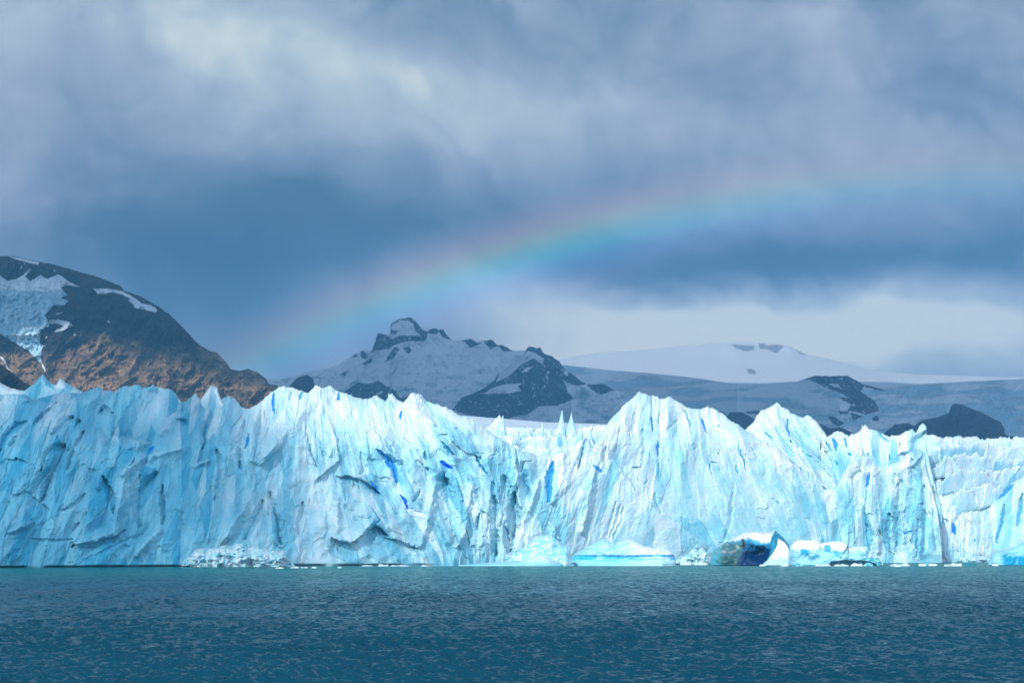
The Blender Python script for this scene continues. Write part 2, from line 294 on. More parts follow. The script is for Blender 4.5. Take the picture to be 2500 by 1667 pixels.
# ------------------------------------------------------------------ glacier ice authored relief: (crop, points, width left, width right, depth m, blueness)
FEAT = [
 (2, [(1200,185),(1100,340),(960,510)], 48, 44, 13, .25), (2, [(905,190),(885,400),(865,520)], 8, 12, 5, .1), (2, [(760,330),(800,300),(860,340)], 12, 20, 8, .3),
 (2, [(560,370),(480,420),(400,500)], 16, 16, 6, .35), (2, [(430,260),(350,340),(260,420)], 8, 8, 4, .3), (2, [(500,590),(380,620),(310,780)], 14, 14, 6, .3),
 (2, [(600,400),(500,600),(400,800),(330,1000)], 14, 24, 9, .3), (2, [(640,480),(560,620),(520,760)], 10, 10, 5, .2), (2, [(200,400),(120,440),(40,520),(0,620)], 12, 12, 7, .6),
 (2, [(790,820),(865,950),(870,1100)], 5, 15, 6, .2), (2, [(1200,800),(1060,950),(1070,1200)], 22, 20, 6, .2), (2, [(1240,900),(1250,1180)], 10, 10, 4, .1),
 (2, [(1170,600),(1130,660)], 7, 7, 6, 1.0), (2, [(1400,300),(1340,380),(1430,420)], 12, 16, 6, .5), (2, [(1640,290),(1580,440),(1555,600)], 8, 13, 8, .6),
 (2, [(1905,490),(1880,610)], 5, 5, 5, .8), (2, [(1870,400),(1840,600),(1840,760)], 11, 11, 5, .3), (2, [(1660,620),(1690,800),(1640,1000)], 14, 9, 4, .15),
 (2, [(560,1510),(780,1400),(1100,1250)], 6, 7, 1.5, .4), (2, [(260,1290),(400,1305),(560,1300)], 3, 16, 2, .2), (2, [(560,1355),(700,1340),(860,1290),(950,1240)], 3, 14, 5, .1),
 (2, [(120,960),(220,960),(360,1060)], 8, 26, 3, .25), (2, [(480,1080),(560,1030),(640,960)], 3, 14, 3, .1), (2, [(600,1180),(560,1240)], 6, 10, 3, .1),
 (2, [(1530,250),(1330,380),(1230,490)], 22, 22, -8, -.2), (2, [(820,170),(700,230),(520,260),(400,290)], 26, 30, -7, -.2), (2, [(2000,330),(1960,450),(1940,700)], 26, 22, -6, -.2),
 (2, [(1760,215),(1730,400),(1760,560)], 40, 18, -6, -.2), (2, [(2180,330),(2120,520),(2010,720)], 22, 26, -6, -.1), (2, [(750,480),(770,700),(740,900)], 30, 12, -5, -.1),
 (2, [(600,330),(560,480),(510,600)], 10, 10, -5, 0), (2, [(960,790),(940,900),(870,1250),(600,1340)], 26, 26, -5, -.3), (2, [(1540,590),(1490,740),(1600,700)], 10, 10, -4, -.4),
 (2, [(0,210),(90,200),(200,230)], 20, 26, -6, -.1), (2, [(300,350),(200,430),(60,560)], 18, 16, -5, 0), (2, [(880,520),(1000,540),(1120,560)], 10, 30, -6, -.5),
 (2, [(1010,700),(940,800),(1100,680),(1380,620)], 18, 18, -4, -.3), (2, [(1230,1230),(1150,1300),(1040,1430)], 18, 20, -4, -.2), (2, [(2090,1090),(2120,1250),(2150,1350)], 3, 22, -4, -.2),
 (2, [(1890,1040),(1780,1200),(1700,1320)], 26, 10, -6, -.2), (2, [(60,1250),(180,1200),(240,1180)], 14, 16, -4, -.2), (2, [(2010,1020),(1930,1180),(1880,1300)], 12, 14, 5, .2),
 (3, [(740,820),(880,850),(1010,940)], 5, 46, 7, .45), (3, [(700,1310),(800,1345),(900,1280),(1000,1200),(1060,1250)], 3, 46, 10, .35), (3, [(1080,1290),(1200,1330),(1320,1375)], 3, 26, 6, .3),
 (3, [(1010,620),(1080,680),(1140,780),(1160,870)], 8, 11, 8, .95), (3, [(960,870),(990,900),(1012,955)], 6, 6, 5, 1.1), (3, [(1180,970),(1220,1015),(1242,1070)], 5, 6, 6, 1.6),
 (3, [(950,1040),(1000,1110),(1032,1158),(920,1230)], 2.5, 3, 3, .8), (3, [(1500,710),(1540,740),(1578,765)], 8, 7, 8, 1.7), (3, [(215,180),(205,250),(220,340)], 6, 5, 5, 1.15), (3, [(705,190),(718,245)], 6, 6, 4, .8),
 (3, [(1185,320),(1186,385)], 4.5, 4.5, 4, 1.0), (3, [(470,500),(500,640),(545,760)], 5, 5, 3, .55), (3, [(570,560),(590,650)], 4, 4, 2, .5), (3, [(1760,670),(1800,740),(1850,800)], 6, 5, 4, .7), (3, [(1790,1110),(1770,1230)], 5, 6, 4, .5),
 (3, [(1540,860),(1570,1080),(1600,1330)], 22, 62, 13, .2), (3, [(1440,930),(1400,1130),(1335,1350)], 18, 20, -5, -.1), (3, [(1900,880),(1930,1200),(1920,1420)], 7, 20, 5, .2),
 (3, [(1990,840),(2060,1150),(2030,1400)], 22, 32, 9, .3), (3, [(640,390),(690,520),(705,700),(560,830)], 5, 40, -6, -.2), (3, [(190,950),(215,1100),(270,1345)], 14, 16, 5, .3),
 (3, [(440,1030),(420,1150),(400,1260)], 13, 12, 4, .2), (3, [(580,160),(470,300),(280,520),(100,720)], 22, 28, -6, -.3), (3, [(120,320),(100,500),(60,700)], 10, 14, 4, .3),
 (3, [(440,170),(420,240)], 8, 8, 3, .6), (3, [(360,180),(330,250)], 8, 8, 3, .4), (3, [(990,490),(1060,590),(1180,700)], 12, 26, -5, -.3), (3, [(1280,190),(1320,330),(1440,420)], 20, 12, -5, -.2),
 (3, [(700,1050),(690,1280),(860,1310),(960,1160)], 26, 30, -4, -.2), (3, [(880,640),(900,790),(870,800)], 10, 6, 3, .1), (3, [(1370,640),(1390,700)], 6, 9, 4, .5), (3, [(1380,750),(1395,780)], 5, 7, 4, .4),
 (3, [(1290,1020),(1340,930)], 7, 7, 4, .4), (3, [(1680,1150),(1730,900),(1700,820)], 12, 20, -5, -.2), (3, [(1600,1350),(1680,1260),(1690,1180)], 16, 16, -5, -.5), (3, [(1500,560),(1590,660)], 8, 8, 4, .7),
 (4, [(470,720),(440,850),(440,1010)], 10, 13, 9, .75), (4, [(725,550),(690,650),(660,770)], 14, 7, 8, .45), (4, [(870,600),(870,740)], 8, 8, 4, .3), (4, [(785,745),(845,785)], 4, 4, 3, .9),
 (4, [(1225,365),(1238,480)], 3.4, 3.6, 4, 1.6), (4, [(1268,545),(1276,668)], 4.5, 4, 4, 1.5), (4, [(1230,210),(1222,355)], 5, 5, 3, .4), (4, [(1280,670),(1287,830)], 2, 2, 2, .7), (4, [(1610,380),(1650,488)], 3.4, 3.6, 4, 1.5),
 (4, [(1475,310),(1530,440)], 4, 4, 3, .6), (4, [(1728,428),(1745,450)], 3, 3, 2, .8), (4, [(1150,470),(1175,600),(1140,760)], 12, 8, 4, .25), (4, [(1880,620),(1925,700),(1955,810)], 2, 2, 2, .6),
 (4, [(1870,735),(1892,805)], 3, 3, 3, 1.1), (4, [(1668,695),(1680,820)], 2.5, 2.5, 2, .7), (4, [(1672,712),(1730,720)], 2, 3, 2, .6), (4, [(1860,880),(1840,1150),(1800,1310)], 3, 14, 2.5, .35), (4, [(1420,390),(1340,470)], 6, 8, 3, .35),
 (4, [(900,1290),(960,1150),(985,1040)], 4, 5, 3, .2), (4, [(925,1300),(985,1170),(1010,1050)], 4, 5, 3, .2), (4, [(880,1270),(925,1150),(955,1010)], 4, 5, 3, .2),
 (4, [(1000,780),(1110,940),(1300,1100),(1500,1240),(1700,1370)], 3, 95, -6, -.35), (4, [(1490,1000),(1545,960)], 3, 5, .3, .4), (4, [(1990,1040),(2040,990)], 3, 5, .3, .4), (4, [(1170,890),(1200,860)], 4, 5, .8, .6),
 (4, [(180,960),(195,1150),(150,1390)], 12, 22, 8, .35), (4, [(20,980),(40,1180),(30,1420)], 16, 22, 6, .3), (4, [(250,720),(260,850),(300,1000)], 12, 20, 5, .5), (4, [(700,1250),(740,1000),(790,790)], 26, 18, -5, -.15),
 (4, [(560,600),(540,850),(470,1010)], 24, 26, -6, -.2), (4, [(360,850),(290,1080)], 16, 16, -6, -.2), (4, [(1080,760),(1140,745)], 3, 5, 3, .5), (4, [(440,1180),(520,1300)], 12, 12, -3, -.5), (4, [(1240,950),(1300,1100)], 6, 10, 2.5, .4),
 (4, [(1560,600),(1545,620)], 3, 3, 2, .6), (4, [(1065,500),(1068,540)], 3, 3, 1, .5), (4, [(1740,650),(1760,690)], 2, 2, 1, .6),
 (5, [(1010,795),(985,905)], 5, 6, 5, 1.2), (5, [(985,930),(975,1150),(1015,1400)], 4, 4, 3, .5), (5, [(1165,1100),(1160,1300),(1200,1450)], 10, 14, 6, .35), (5, [(1240,880),(1225,1350)], 12, 10, 7, .35),
 (5, [(1335,700),(1350,900),(1290,1350)], 12, 18, 6, .25), (5, [(1440,900),(1450,1200),(1430,1400)], 12, 18, 5, .2), (5, [(1390,1150),(1380,1440)], 8, 10, 4, .2), (5, [(1500,1100),(1530,1400)], 8, 10, 3, .1),
 (5, [(1270,1270),(1330,1240)], 3, 3, 2, .9), (5, [(870,830),(940,780)], 10, 14, 4, .15), (5, [(1050,760),(1040,1000),(1080,1400)], 26, 26, -4, -.1), (5, [(1340,740),(1420,640)], 10, 12, -4, 0),
 (5, [(260,980),(320,1030)], 3, 4, .8, .45), (5, [(470,740),(490,770)], 3, 3, 2, 1.0), (5, [(0,560),(40,700),(75,800)], 2, 2, 2, .8), (5, [(110,600),(175,720)], 2, 2, 1.5, .5), (5, [(400,700),(450,740)], 3, 3, 2, .6),
]
FEAT_PEAK = [(5, [(392,390),(385,450),(402,520)], 4, 4, 5, 1.4), (5, [(400,540),(410,556)], 3, 3, 3, 1.4), (5, [(210,485),(270,540)], 4, 4, 3, .7), (5, [(750,700),(775,745)], 4, 4, 3, 1.0),
 (5, [(735,520),(755,620)], 6, 6, 4, .9), (5, [(820,530),(850,600)], 5, 5, 3, .7), (5, [(690,560),(720,630)], 5, 6, 4, .6), (5, [(230,390),(330,560),(500,730),(700,930)], 16, 10, -4, 0),
 (5, [(850,650),(880,660)], 4, 5, 3, .9), (5, [(300,300),(310,400),(440,560),(640,720),(780,900)], 14, 8, -4, 0), (5, [(1165,650),(1160,700)], 4, 4, 3, .9), (5, [(1240,590),(1255,560)], 3, 3, 3, .8), (5, [(505,400),(580,520),(680,620)], 14, 8, -4, 0),
 (5, [(1440,480),(1350,570),(1330,670),(1260,660)], 24, 14, 9, .35), (5, [(1000,650),(1010,800)], 12, 6, 4, .4), (5, [(1080,500),(1170,560)], 6, 8, 3, .5), (5, [(560,380),(640,480)], 10, 6, -3, 0)]
FEAT_RECESS = [(5, [(1905,715),(1902,775)], 5, 5, 4, 1.3), (5, [(1995,840),(1990,880)], 3, 3, 3, 1.3), (5, [(1735,815),(1715,860),(1715,920)], 3, 3, 3, 1.1), (5, [(1645,1180),(1655,1215),(1665,1265)], 6, 7, 5, 1.35),
 (5, [(1685,640),(1655,690)], 4, 4, 2, .5), (5, [(1610,730),(1580,780)], 3, 3, 2, .4), (5, [(2180,700),(2190,780)], 6, 6, 4, .7), (5, [(1790,740),(1780,800)], 5, 6, 3, .5), (5, [(1560,1150),(1570,1190)], 3, 3, 2, .9), (5, [(1820,1290),(1825,1315)], 2.5, 2.5, 2, 1.0),
 (5, [(1720,620),(1560,720),(1480,760)], 14, 18, -5, 0), (5, [(1850,640),(1800,740),(1640,900)], 14, 14, -5, 0), (5, [(2060,640),(2130,720),(1990,900),(1850,1000)], 14, 16, -6, 0), (5, [(1960,700),(1880,900)], 12, 14, -4, 0), (5, [(1660,1270),(1680,1390)], 9, 9, -3, -1.0)]
FEAT_EDGE = [(5, [(2100,890),(2040,940),(1990,990)], 8, 10, 6, .9), (5, [(2045,1040),(2010,1230),(1980,1330)], 5, 8, 4, .6), (5, [(2190,960),(2150,1200)], 6, 10, 4, .5), (5, [(1940,1060),(1900,1280)], 12, 10, -3, -.3)]

def relief(px, py, feats):
    """authored ridges / grooves / cracks -> depth offset, blueness"""
    dd = np.zeros(px.shape); bl = np.zeros(px.shape)
    wx = px+6*fbm(px/38, py/38, 3, 901)+3.2*fbm(px/12, py/12, 4, 905); wy = py+6*fbm(px/40, py/40, 3, 911)+3*fbm(px/11, py/11, 3, 915)
    wob = fbm(px/6, py/9, 3, 921)
    for (c, pts, wl, wr, amp, blue) in feats:
        pts = P(c, pts); W_ = max(wl, wr)+10
        xs = [p[0] for p in pts]; ys = [p[1] for p in pts]
        m = (px > min(xs)-W_) & (px < max(xs)+W_) & (py > min(ys)-W_) & (py < max(ys)+W_)
        if not m.any(): continue
        d, s, al = seg_dist(wx[m], wy[m], pts); d = np.abs(d+2.2*wob[m]*min(1, W_/24)); wl = max(wl, 4.5 if amp > 3 and wr > 12 else wl)
        wid = np.where(s > 0, wr, wl)*(.25+.75*np.sin(np.pi*np.clip(al, .03, .97))**.6)
        k = np.clip(1-d/wid, 0, 1)
        k1 = k if abs(amp) > 4.5 else k*k*(3-2*k)
        dd[m] += amp*(.8 if amp > 0 else (.7 if amp < -5 else .9))*(.35 if blue > .7 else 1)*k1*(.75 if amp > 0 else .8)
        kb = sstep(0, .55, k) if blue > .7 else k
        bl[m] = np.where(blue >= 0, np.maximum(bl[m], blue*kb), bl[m]+blue*k)
    return dd, bl

LEAN = [(-300, .36), (200, .34), (420, .22), (600, .12), (760, .0), (900, -.45), (1120, -.6), (1180, -.15), (1260, .15), (1420, .32), (1520, .30), (1620, .0), (1760, -.35), (1900, -.55), (2030, -.35), (2080, -.02), (2270, -.05), (2300, -.35), (2380, .1), (2500, .3), (2800, .3)]
RIBS = [  # px, py, sx, sy, added rib strength
 (1000, 1060, 170, 70, .45), (1150, 1110, 90, 80, .5), (1240, 1120, 70, 60, .4), (1120, 1250, 50, 90, .5), (860, 1120, 50, 70, .3), (1250, 1300, 60, 60, .3),
 (2180, 1250, 110, 130, .75), (1960, 1100, 90, 80, .4), (1500, 1050, 60, 50, .3), (2050, 1100, 60, 60, .3), (1250, 1200, 60, 90, .35), (120, 1130, 110, 90, .2), (700, 1000, 60, 40, .25), (1600, 1010, 60, 25, .35), (1390, 1260, 30, 60, .25)]
def smoothmap(px, py):
    r = np.ones(px.shape)
    for (x, y, a, b, v) in ((1680, 1220, 300, 130, .80), (1480, 1290, 160, 90, .45), (1980, 1290, 90, 90, .5), (760, 1150, 140, 130, .30), (500, 1240, 170, 90, .35), (400, 1010, 90, 60, .6), (80, 1050, 100, 70, .3)):
        r = r*(1-v*np.exp(-(np.abs((px-x)/a))**3-(np.abs((py-y)/b))**3))
    return r
def ribmap(px, py, base=.2):
    r = np.full(px.shape, base)
    for (x, y, a, b, v) in RIBS: r = r+v*np.exp(-((px-x)/a)**2-((py-y)/b)**2)
    return r
_lx = np.arange(-600, 3101, 10.0); _lk = np.exp(-(np.arange(-18, 19)*10/70.0)**2); _lk /= _lk.sum()
LEAN = list(zip(_lx, np.convolve(np.pad(interp(LEAN, _lx), 18, mode='edge'), _lk, 'valid')))   # smooth bends only
def ice_relief(px, py, amp=1.0, seed=0, ribbase=.2, fine=1.0, streak=1.0):
    lean = interp(LEAN, px)
    q = px+lean*(py-1180)                       # constant along the flow lines of the ice
    qw = q+14*fbm(px/90, py/120, 3, seed+1)
    big = fbm(qw/130, py/330, 3, seed+2)*9
    rib = ridged(qw/64, py/420+seed, 3, seed+3)*-4.2
    rib2 = ridged(qw/23, py/150, 3, seed+4)*-1.5*streak
    f1 = facets(qw/46, py/70+.4*fbm(qw/30, py/30, 2, seed+7), seed+5, 1.5, 1.1)*2.0
    f2 = facets((qw+5*fbm(px/9, py/9, 3, seed+8))/21, py/36, seed+6, 1.2, .8)*.35+fbm(qw/13, py/30, 4, seed+18)*1.3
    f4 = facets((qw+4*fbm(px/14, py/30, 3, seed+40))/25, (py+9*fbm(px/20, py/20, 2, seed+41))/105, seed+42, 2.6, .9, jit=1.0)*1.5
    f5 = facets((qw+3*fbm(px/8, py/12, 3, seed+43))/11, (py+6*fbm(px/10, py/10, 2, seed+44))/42, seed+45, 2.4, .9, jit=1.0)*.55
    f3 = facets(qw/6.5, py/9, seed+9, 1.2, .9)*.06*fine
    mod = sstep(-.25, .35, fbm(px/110, py/90, 3, seed+10))
    mod2 = sstep(-.2, .3, fbm(px/70, py/60, 3, seed+12))
    R = ribmap(px, py, ribbase)
    SM_ = smoothmap(px, py)
    soft = fbm((px+.4*py)/75, (py-.3*px)/95, 3, seed+14)*5+np.abs(fbm((q+.2*py)/75, py/120, 3, seed+15))*-6   # hollowed, melt-rounded swells
    chip = ridged((px+8*n_(px, py, seed))/34, py/26, 4, seed+16)*-1.3*sstep(.1, .5, fbm(px/80, py/50, 2, seed+17))
    return amp*.82*(big*.8*(.3+.7*SM_)+SM_*(soft*(1-.5*np.clip(R, 0, 1))*(.6+.4*sstep(450, 800, px))+f1*(.18+.5*mod*(.4+R))+chip+f2*(.10+.4*mod2*(.2+R))+f3*mod2*(.15+.85*R))+rib*R*.9+rib2*(.04+.9*mod2)*R
        +f4*(.13+.95*R)*(.4+.6*SM_)+f5*(.10+.95*R)*(.3+.7*mod2)
        +(ridged((qw+2*n_(px, py, seed))/11, py/52, 4, seed+31)*-1.25+fbm(qw/5, py/15, 3, seed+32)*.42)*(.14+R)*(.35+.65*mod2)
        +fbm(px/70, py/3.3, 3, seed+33)*.16*(1-np.clip(R*1.5, 0, .8))+ridged((px+4*n_(px, py, seed+2))/16, py/13, 4, seed+34)*-.55*sstep(-.05, .35, fbm(px/46, py/40, 3, seed+35))*(.4+.6*SM_))
def n_(px, py, seed): return fbm(px/12, py/12, 2, seed+70)

def crest_line(pts, x, jag=1.0, seed=0):
    c = interp(pts, x)
    n = ridged(x/34, x*0+seed, 3, seed+50)*-9+4 + ridged(x/11, x*0+seed, 3, seed+60)*-5+2
    n += facets(x/8, x*0+.5, seed+61, 3.0, 2.0)
    return c+n*jag*.6

def ice_sheet(name, x0, x1, step, crest, base, depth, rows, seed, feats=(), amp=1.0, jag=1.0, slope=None, back=35, blueish=None, white=.5, parent=None, label=None, round_=6.0, tilt=8.0, streak=1.0, dust=.55, fine=1.0, ribbase=.2, notch=False):
    px = np.arange(x0, x1+step, step); nx = len(px)
    cy = crest_line(crest, px, jag, seed); by = interp(base, px)
    t = (np.linspace(0, 1, rows))[:, None]
    PX = np.repeat(px[None], rows, 0); PY = by+(cy-by)*t
    d0 = interp(depth, px)[None]
    dd, bl = relief(PX, PY, feats)
    rel = ice_relief(PX, PY, amp, seed, streak=streak, fine=fine, ribbase=ribbase)
    h = (by-PY)                                             # pixels above the base
    sl = 0.0 if slope is None else np.interp(h, [s[0] for s in slope], [s[1] for s in slope])
    k = np.clip((t-.90)/.10, 0, 1); rnd = round_*(1-np.sqrt(1-np.clip(k, 0, .999)**2))
    # foot of the wall kept near the water line
    foot = sstep(0, .10, h/float((by-cy).mean()))
    dep = d0+sl+tilt*h/float((by-cy).mean())+rnd+(rel+dd)*(.35+.65*foot)
    if notch: dep = dep+3.5*sstep(.030, .012, t)*sstep(1100, 950, PX)*sstep(.35, .6, .5+.5*fbm(PX/60, PX*0, 2, 99)+.1)
    V = world_at(PX, PY, dep)
    # over the crest and down the far side
    nb = 9; VB = []
    cx = V[-1].copy(); zr = np.maximum(cx[:, 2]-interp([(0, 0), (1, 0)], px), 1)
    for i in range(1, nb+1):
        u = i/nb; p = cx.copy(); p[:, 1] += back*u+2.5*fbm(px/20, px*0+u*3, 2, seed+80)*u*4
        p[:, 0] += p[:, 0]/cx[:, 1]*0
        p[:, 2] = cx[:, 2]-(cx[:, 2]*.9)*(u**1.6)
        VB.append(p)
    V = np.concatenate([V, np.array(VB)], 0)
    # intrinsic ice colour
    bi = 0.0 if blueish is None else interp(blueish, px)[None]
    PYf = PY; lean = interp(LEAN, PX); q = PX+lean*(PY-1180)
    n1 = fbm(q/90, PYf/170, 4, seed+20); n2 = fbm(q/26, PYf/60, 4, seed+21); n3 = facets((q+8*n2)/40, PYf/75, seed+5, .3, 1.0); n4 = facets((q+4*n2)/25, (PYf+9*n1)/105, seed+42, .2, 1.0)
    wv = np.clip(white+.75*n1+.4*n2+.3*n3+.55*n4, 0, 1)             # weathered white rind
    topw = sstep(.62, .95, t)*.45
    wv = np.clip(wv+topw-bi*.75, 0, 1)
    col = lerp(C_PALE+0*PX[..., None], C_WHITE, wv)
    cy_ = np.clip(bi*(.75+.6*n1-.35*n3-.4*n4)-.2*wv+sstep(.12, .5, -n4-.4*n1)*.32*(1-topw), 0, 1)
    col = lerp(col, C_CYAN, cy_)
    col = lerp(col, C_WHITE, np.clip(-bl, 0, 1)*.55*np.ones_like(PX))
    col = lerp(col, C_CYAN, sstep(.12, .6, bl)); col = lerp(col, C_BLUE*1.0, sstep(.5, 1.15, bl)*.85)
    col = lerp(col, np.array([.006, .09, .62]), sstep(1.3, 1.7, bl)*.9)
    Rm = np.clip(ribmap(PX, PY, ribbase), 0, 1)*np.clip(1-bi*1.3, .05, 1)
    grit = sstep(.55, .85, ridged((q+2.5*fbm(PX/8, PY/8, 3, seed+91))/15, PY/75, 4, seed+90))*sstep(-.15, .3, fbm(PX/50, PY/45, 3, seed+92))*np.clip(Rm*1.25+.5*topw, 0, 1)
    col = lerp(col, np.array([.33, .345, .35]), grit*.62*dust/.55)
    col = np.concatenate([col, np.repeat(lerp(col[-1:], C_WHITE, np.full((1, nx), .6)), nb, 0)], 0)
    ds = dust*(.25+.75*sstep(.45, .95, t))*np.ones_like(PX)*np.clip(1-bi*1.2, .1, 1)
    ds = np.concatenate([ds, np.repeat(ds[-1:], nb, 0)], 0)
    o = grid_mesh(name, V, ICE, {'ice': col, 'dust': ds[..., None]}, parent)
    if label: o['label'] = label
    return o

glacier = bpy.data.objects.new('glacier', None); COL.objects.link(glacier); glacier.location = (0, 760, 0)
tag(glacier, 'long jagged glacier front of white and blue ice rising from the lake', 'glacier')
bpy.context.view_layer.update()
GINV = glacier.matrix_world.inverted()
def to_glacier(o): o.matrix_parent_inverse = GINV; return o

BASE = [(-400, 1394), (0, 1392), (700, 1388), (1300, 1384), (1700, 1380), (2298, 1377), (2700, 1374)]
DEP = [(-400, 628), (0, 655), (700, 722), (1100, 765), (1300, 800), (1700, 880), (2298, 985), (2700, 1090)]
CREST_MAIN = [(-300, 975), (0, 963), (60, 962), (80, 975), (113, 968), (143, 958), (180, 960), (203, 957), (220, 951), (241, 945), (256, 951), (280, 957), (295, 946), (334, 940), (349, 945), (375, 941), (393, 948), (417, 951), (429, 962), (444, 984),
 (477, 960), (489, 976), (500, 990), (536, 978), (557, 966), (572, 972), (590, 993), (608, 999), (635, 983), (664, 954), (692, 941), (712, 946), (740, 953), (750, 960), (772, 941), (791, 948), (804, 941), (820, 953), (842, 960), (887, 975), (916, 966), (928, 973), (941, 978),
 (957, 960), (970, 978), (986, 981), (1005, 959), (1024, 961), (1046, 981), (1062, 986), (1104, 1000), (1123, 1016), (1142, 1018), (1168, 1030), (1190, 1050), (1230, 1075), (1260, 1095), (1310, 1110), (1350, 1112), (1395, 1092), (1425, 1070), (1438, 1070), (1448, 1090),
 (1465, 1062), (1487, 1028), (1519, 993), (1560, 957), (1586, 967), (1597, 965), (1611, 973), (1640, 969), (1669, 989), (1697, 999), (1723, 994), (1745, 997), (1774, 1018), (1803, 1037), (1822, 1050), (1850, 1069), (1896, 1091), (1950, 1136), (1995, 1165), (2012, 1195),
 (2040, 1190), (2060, 1150), (2085, 1120), (2096, 1100), (2103, 1086), (2110, 1108), (2120, 1112), (2144, 1139), (2167, 1136), (2199, 1123), (2214, 1108), (2234, 1096), (2250, 1100), (2258, 1106), (2264, 1142), (2275, 1187), (2288, 1235), (2297, 1315), (2301, 1385)]
BLUEISH = [(-400, .85), (150, .8), (380, .72), (520, .55), (640, .32), (720, .12), (900, .10), (1080, .22), (1150, .25), (1300, .12), (1500, .0), (1900, .0), (2060, .12), (2200, .22), (2298, .2)]
SL_MAIN = [(0, 0), (150, 6), (300, 16), (360, 30), (440, 48)]
main = to_glacier(ice_sheet('ice_wall', -330, 2301, 1.25, CREST_MAIN, BASE, DEP, 360, 3, FEAT, 1.0, .8, SL_MAIN, 40, BLUEISH, .42, glacier, notch=True))
main['label'] = 'sheer front wall of the glacier standing in the lake'
# ranks of ice behind the front
to_glacier(ice_sheet('ice_ridge', -330, 320, 1.5, [(-330, 950), (-60, 948), (0, 934), (24, 947), (60, 954), (86, 934), (104, 914), (120, 932), (137, 941), (146, 922), (167, 937), (203, 957), (250, 990), (320, 1040)], [(-330, 1090), (320, 1090)], [(-330, 690), (320, 745)], 90, 11, (), .7, .35, [(0, 0), (150, 20)], 40, [(-400, .55), (320, .5)], .5, glacier, 'back rank of smooth blue fins above the left of the wall'))
to_glacier(ice_sheet('ice_ridge', 475, 560, 1.25, [(475, 1010), (489, 975), (515, 940), (530, 945), (537, 969), (560, 1010)], [(475, 1060), (560, 1060)], [(475, 740), (560, 745)], 60, 13, (), .35, .15, [(0, 0), (150, 10)], 12, [(470, .3), (560, .3)], .7, glacier, 'pale tooth of ice standing alone behind the left wall'))
to_glacier(ice_sheet('ice_ridge', 1150, 1560, 1.25, [(1150, 1060), (1190, 1045), (1205, 1030), (1219, 1015), (1227, 1031), (1241, 1044), (1289, 1046), (1356, 1050), (1400, 1046), (1455, 1041), (1560, 1020)], [(1150, 1210), (1560, 1210)], [(1150, 860), (1560, 900)], 150, 17, (), .8, 1.3, [(0, 0), (60, 30), (160, 90)], 60, [(1150, .1), (1560, .05)], .7, glacier, 'low saddle of broken ice between the two high domes', 2.0, ribbase=.7))
to_glacier(ice_sheet('ice_ridge', 1790, 2110, 1.25, [(1790, 1070), (1819, 1047), (1838, 1033), (1848, 1012), (1857, 1001), (1870, 999), (1896, 981), (1908, 992), (1924, 999), (1931, 1010), (1943, 1012), (1959, 1018), (1975, 1013), (1991, 1024), (2007, 1047), (2020, 1066), (2050, 1110), (2110, 1180)], [(1790, 1290), (2110, 1290)], [(1790, 985), (2110, 1010)], 230, 23, FEAT_PEAK, .75, .8, [(0, 0), (100, 10), (300, 60)], 60, [(1790, .02), (2110, .1)], .6, glacier, 'pleated white peak behind the sheer bright wall', 4.0, streak=2.2, ribbase=.7))
to_glacier(ice_sheet('ice_ridge', 2005, 2300, 1.25, [(2005, 1075), (2020, 1066), (2036, 1055), (2055, 1055), (2071, 1066), (2087, 1058), (2104, 1048), (2112, 1037), (2122, 1047), (2148, 1055), (2170, 1067), (2199, 1059), (2227, 1048), (2236, 1056), (2246, 1040), (2253, 1032), (2262, 1043), (2259, 1060), (2262, 1090), (2275, 1150), (2300, 1250)], [(2005, 1290), (2300, 1290)], [(2005, 1000), (2200, 1012), (2300, 1015)], 230, 29, FEAT_PEAK, .8, .9, [(0, 0), (120, 8), (260, 30)], 30, [(2005, .2), (2300, .25)], .45, glacier, 'thin leaning blades of ice above the fluted tower', 2.5, streak=1.4, ribbase=.6))
to_glacier(ice_sheet('ice_ridge', 2230, 2760, 1.25, [(2230, 1066), (2272, 1063), (2310, 1068), (2368, 1066), (2406, 1071), (2476, 1067), (2500, 1068), (2760, 1060)], [(2230, 1377), (2760, 1374)], [(2230, 1010), (2330, 1036), (2430, 1068), (2520, 1090), (2760, 1140)], 330, 37, FEAT_RECESS, 1.1, 1.2, [(0, 0), (60, 6), (160, 25), (260, 62), (320, 95)], 60, [(2230, .08), (2760, .08)], .66, glacier, 'recessed crumbling ice slope right of the fluted tower', 2.0, streak=2.0, dust=.9, ribbase=.8))
to_glacier(ice_sheet('ice_ridge', 2385, 2760, 1.25, [(2385, 1300), (2392, 1246), (2422, 1226), (2447, 1203), (2463, 1184), (2500, 1161), (2600, 1120), (2760, 1090)], [(2385, 1377), (2760, 1374)], [(2385, 1075), (2500, 1055), (2760, 1050)], 170, 41, FEAT_EDGE, .6, .7, [(0, 0), (200, 12)], 40, [(2385, .35), (2760, .45)], .45, glacier, 'pale blue buttress at the right end of the wall'))

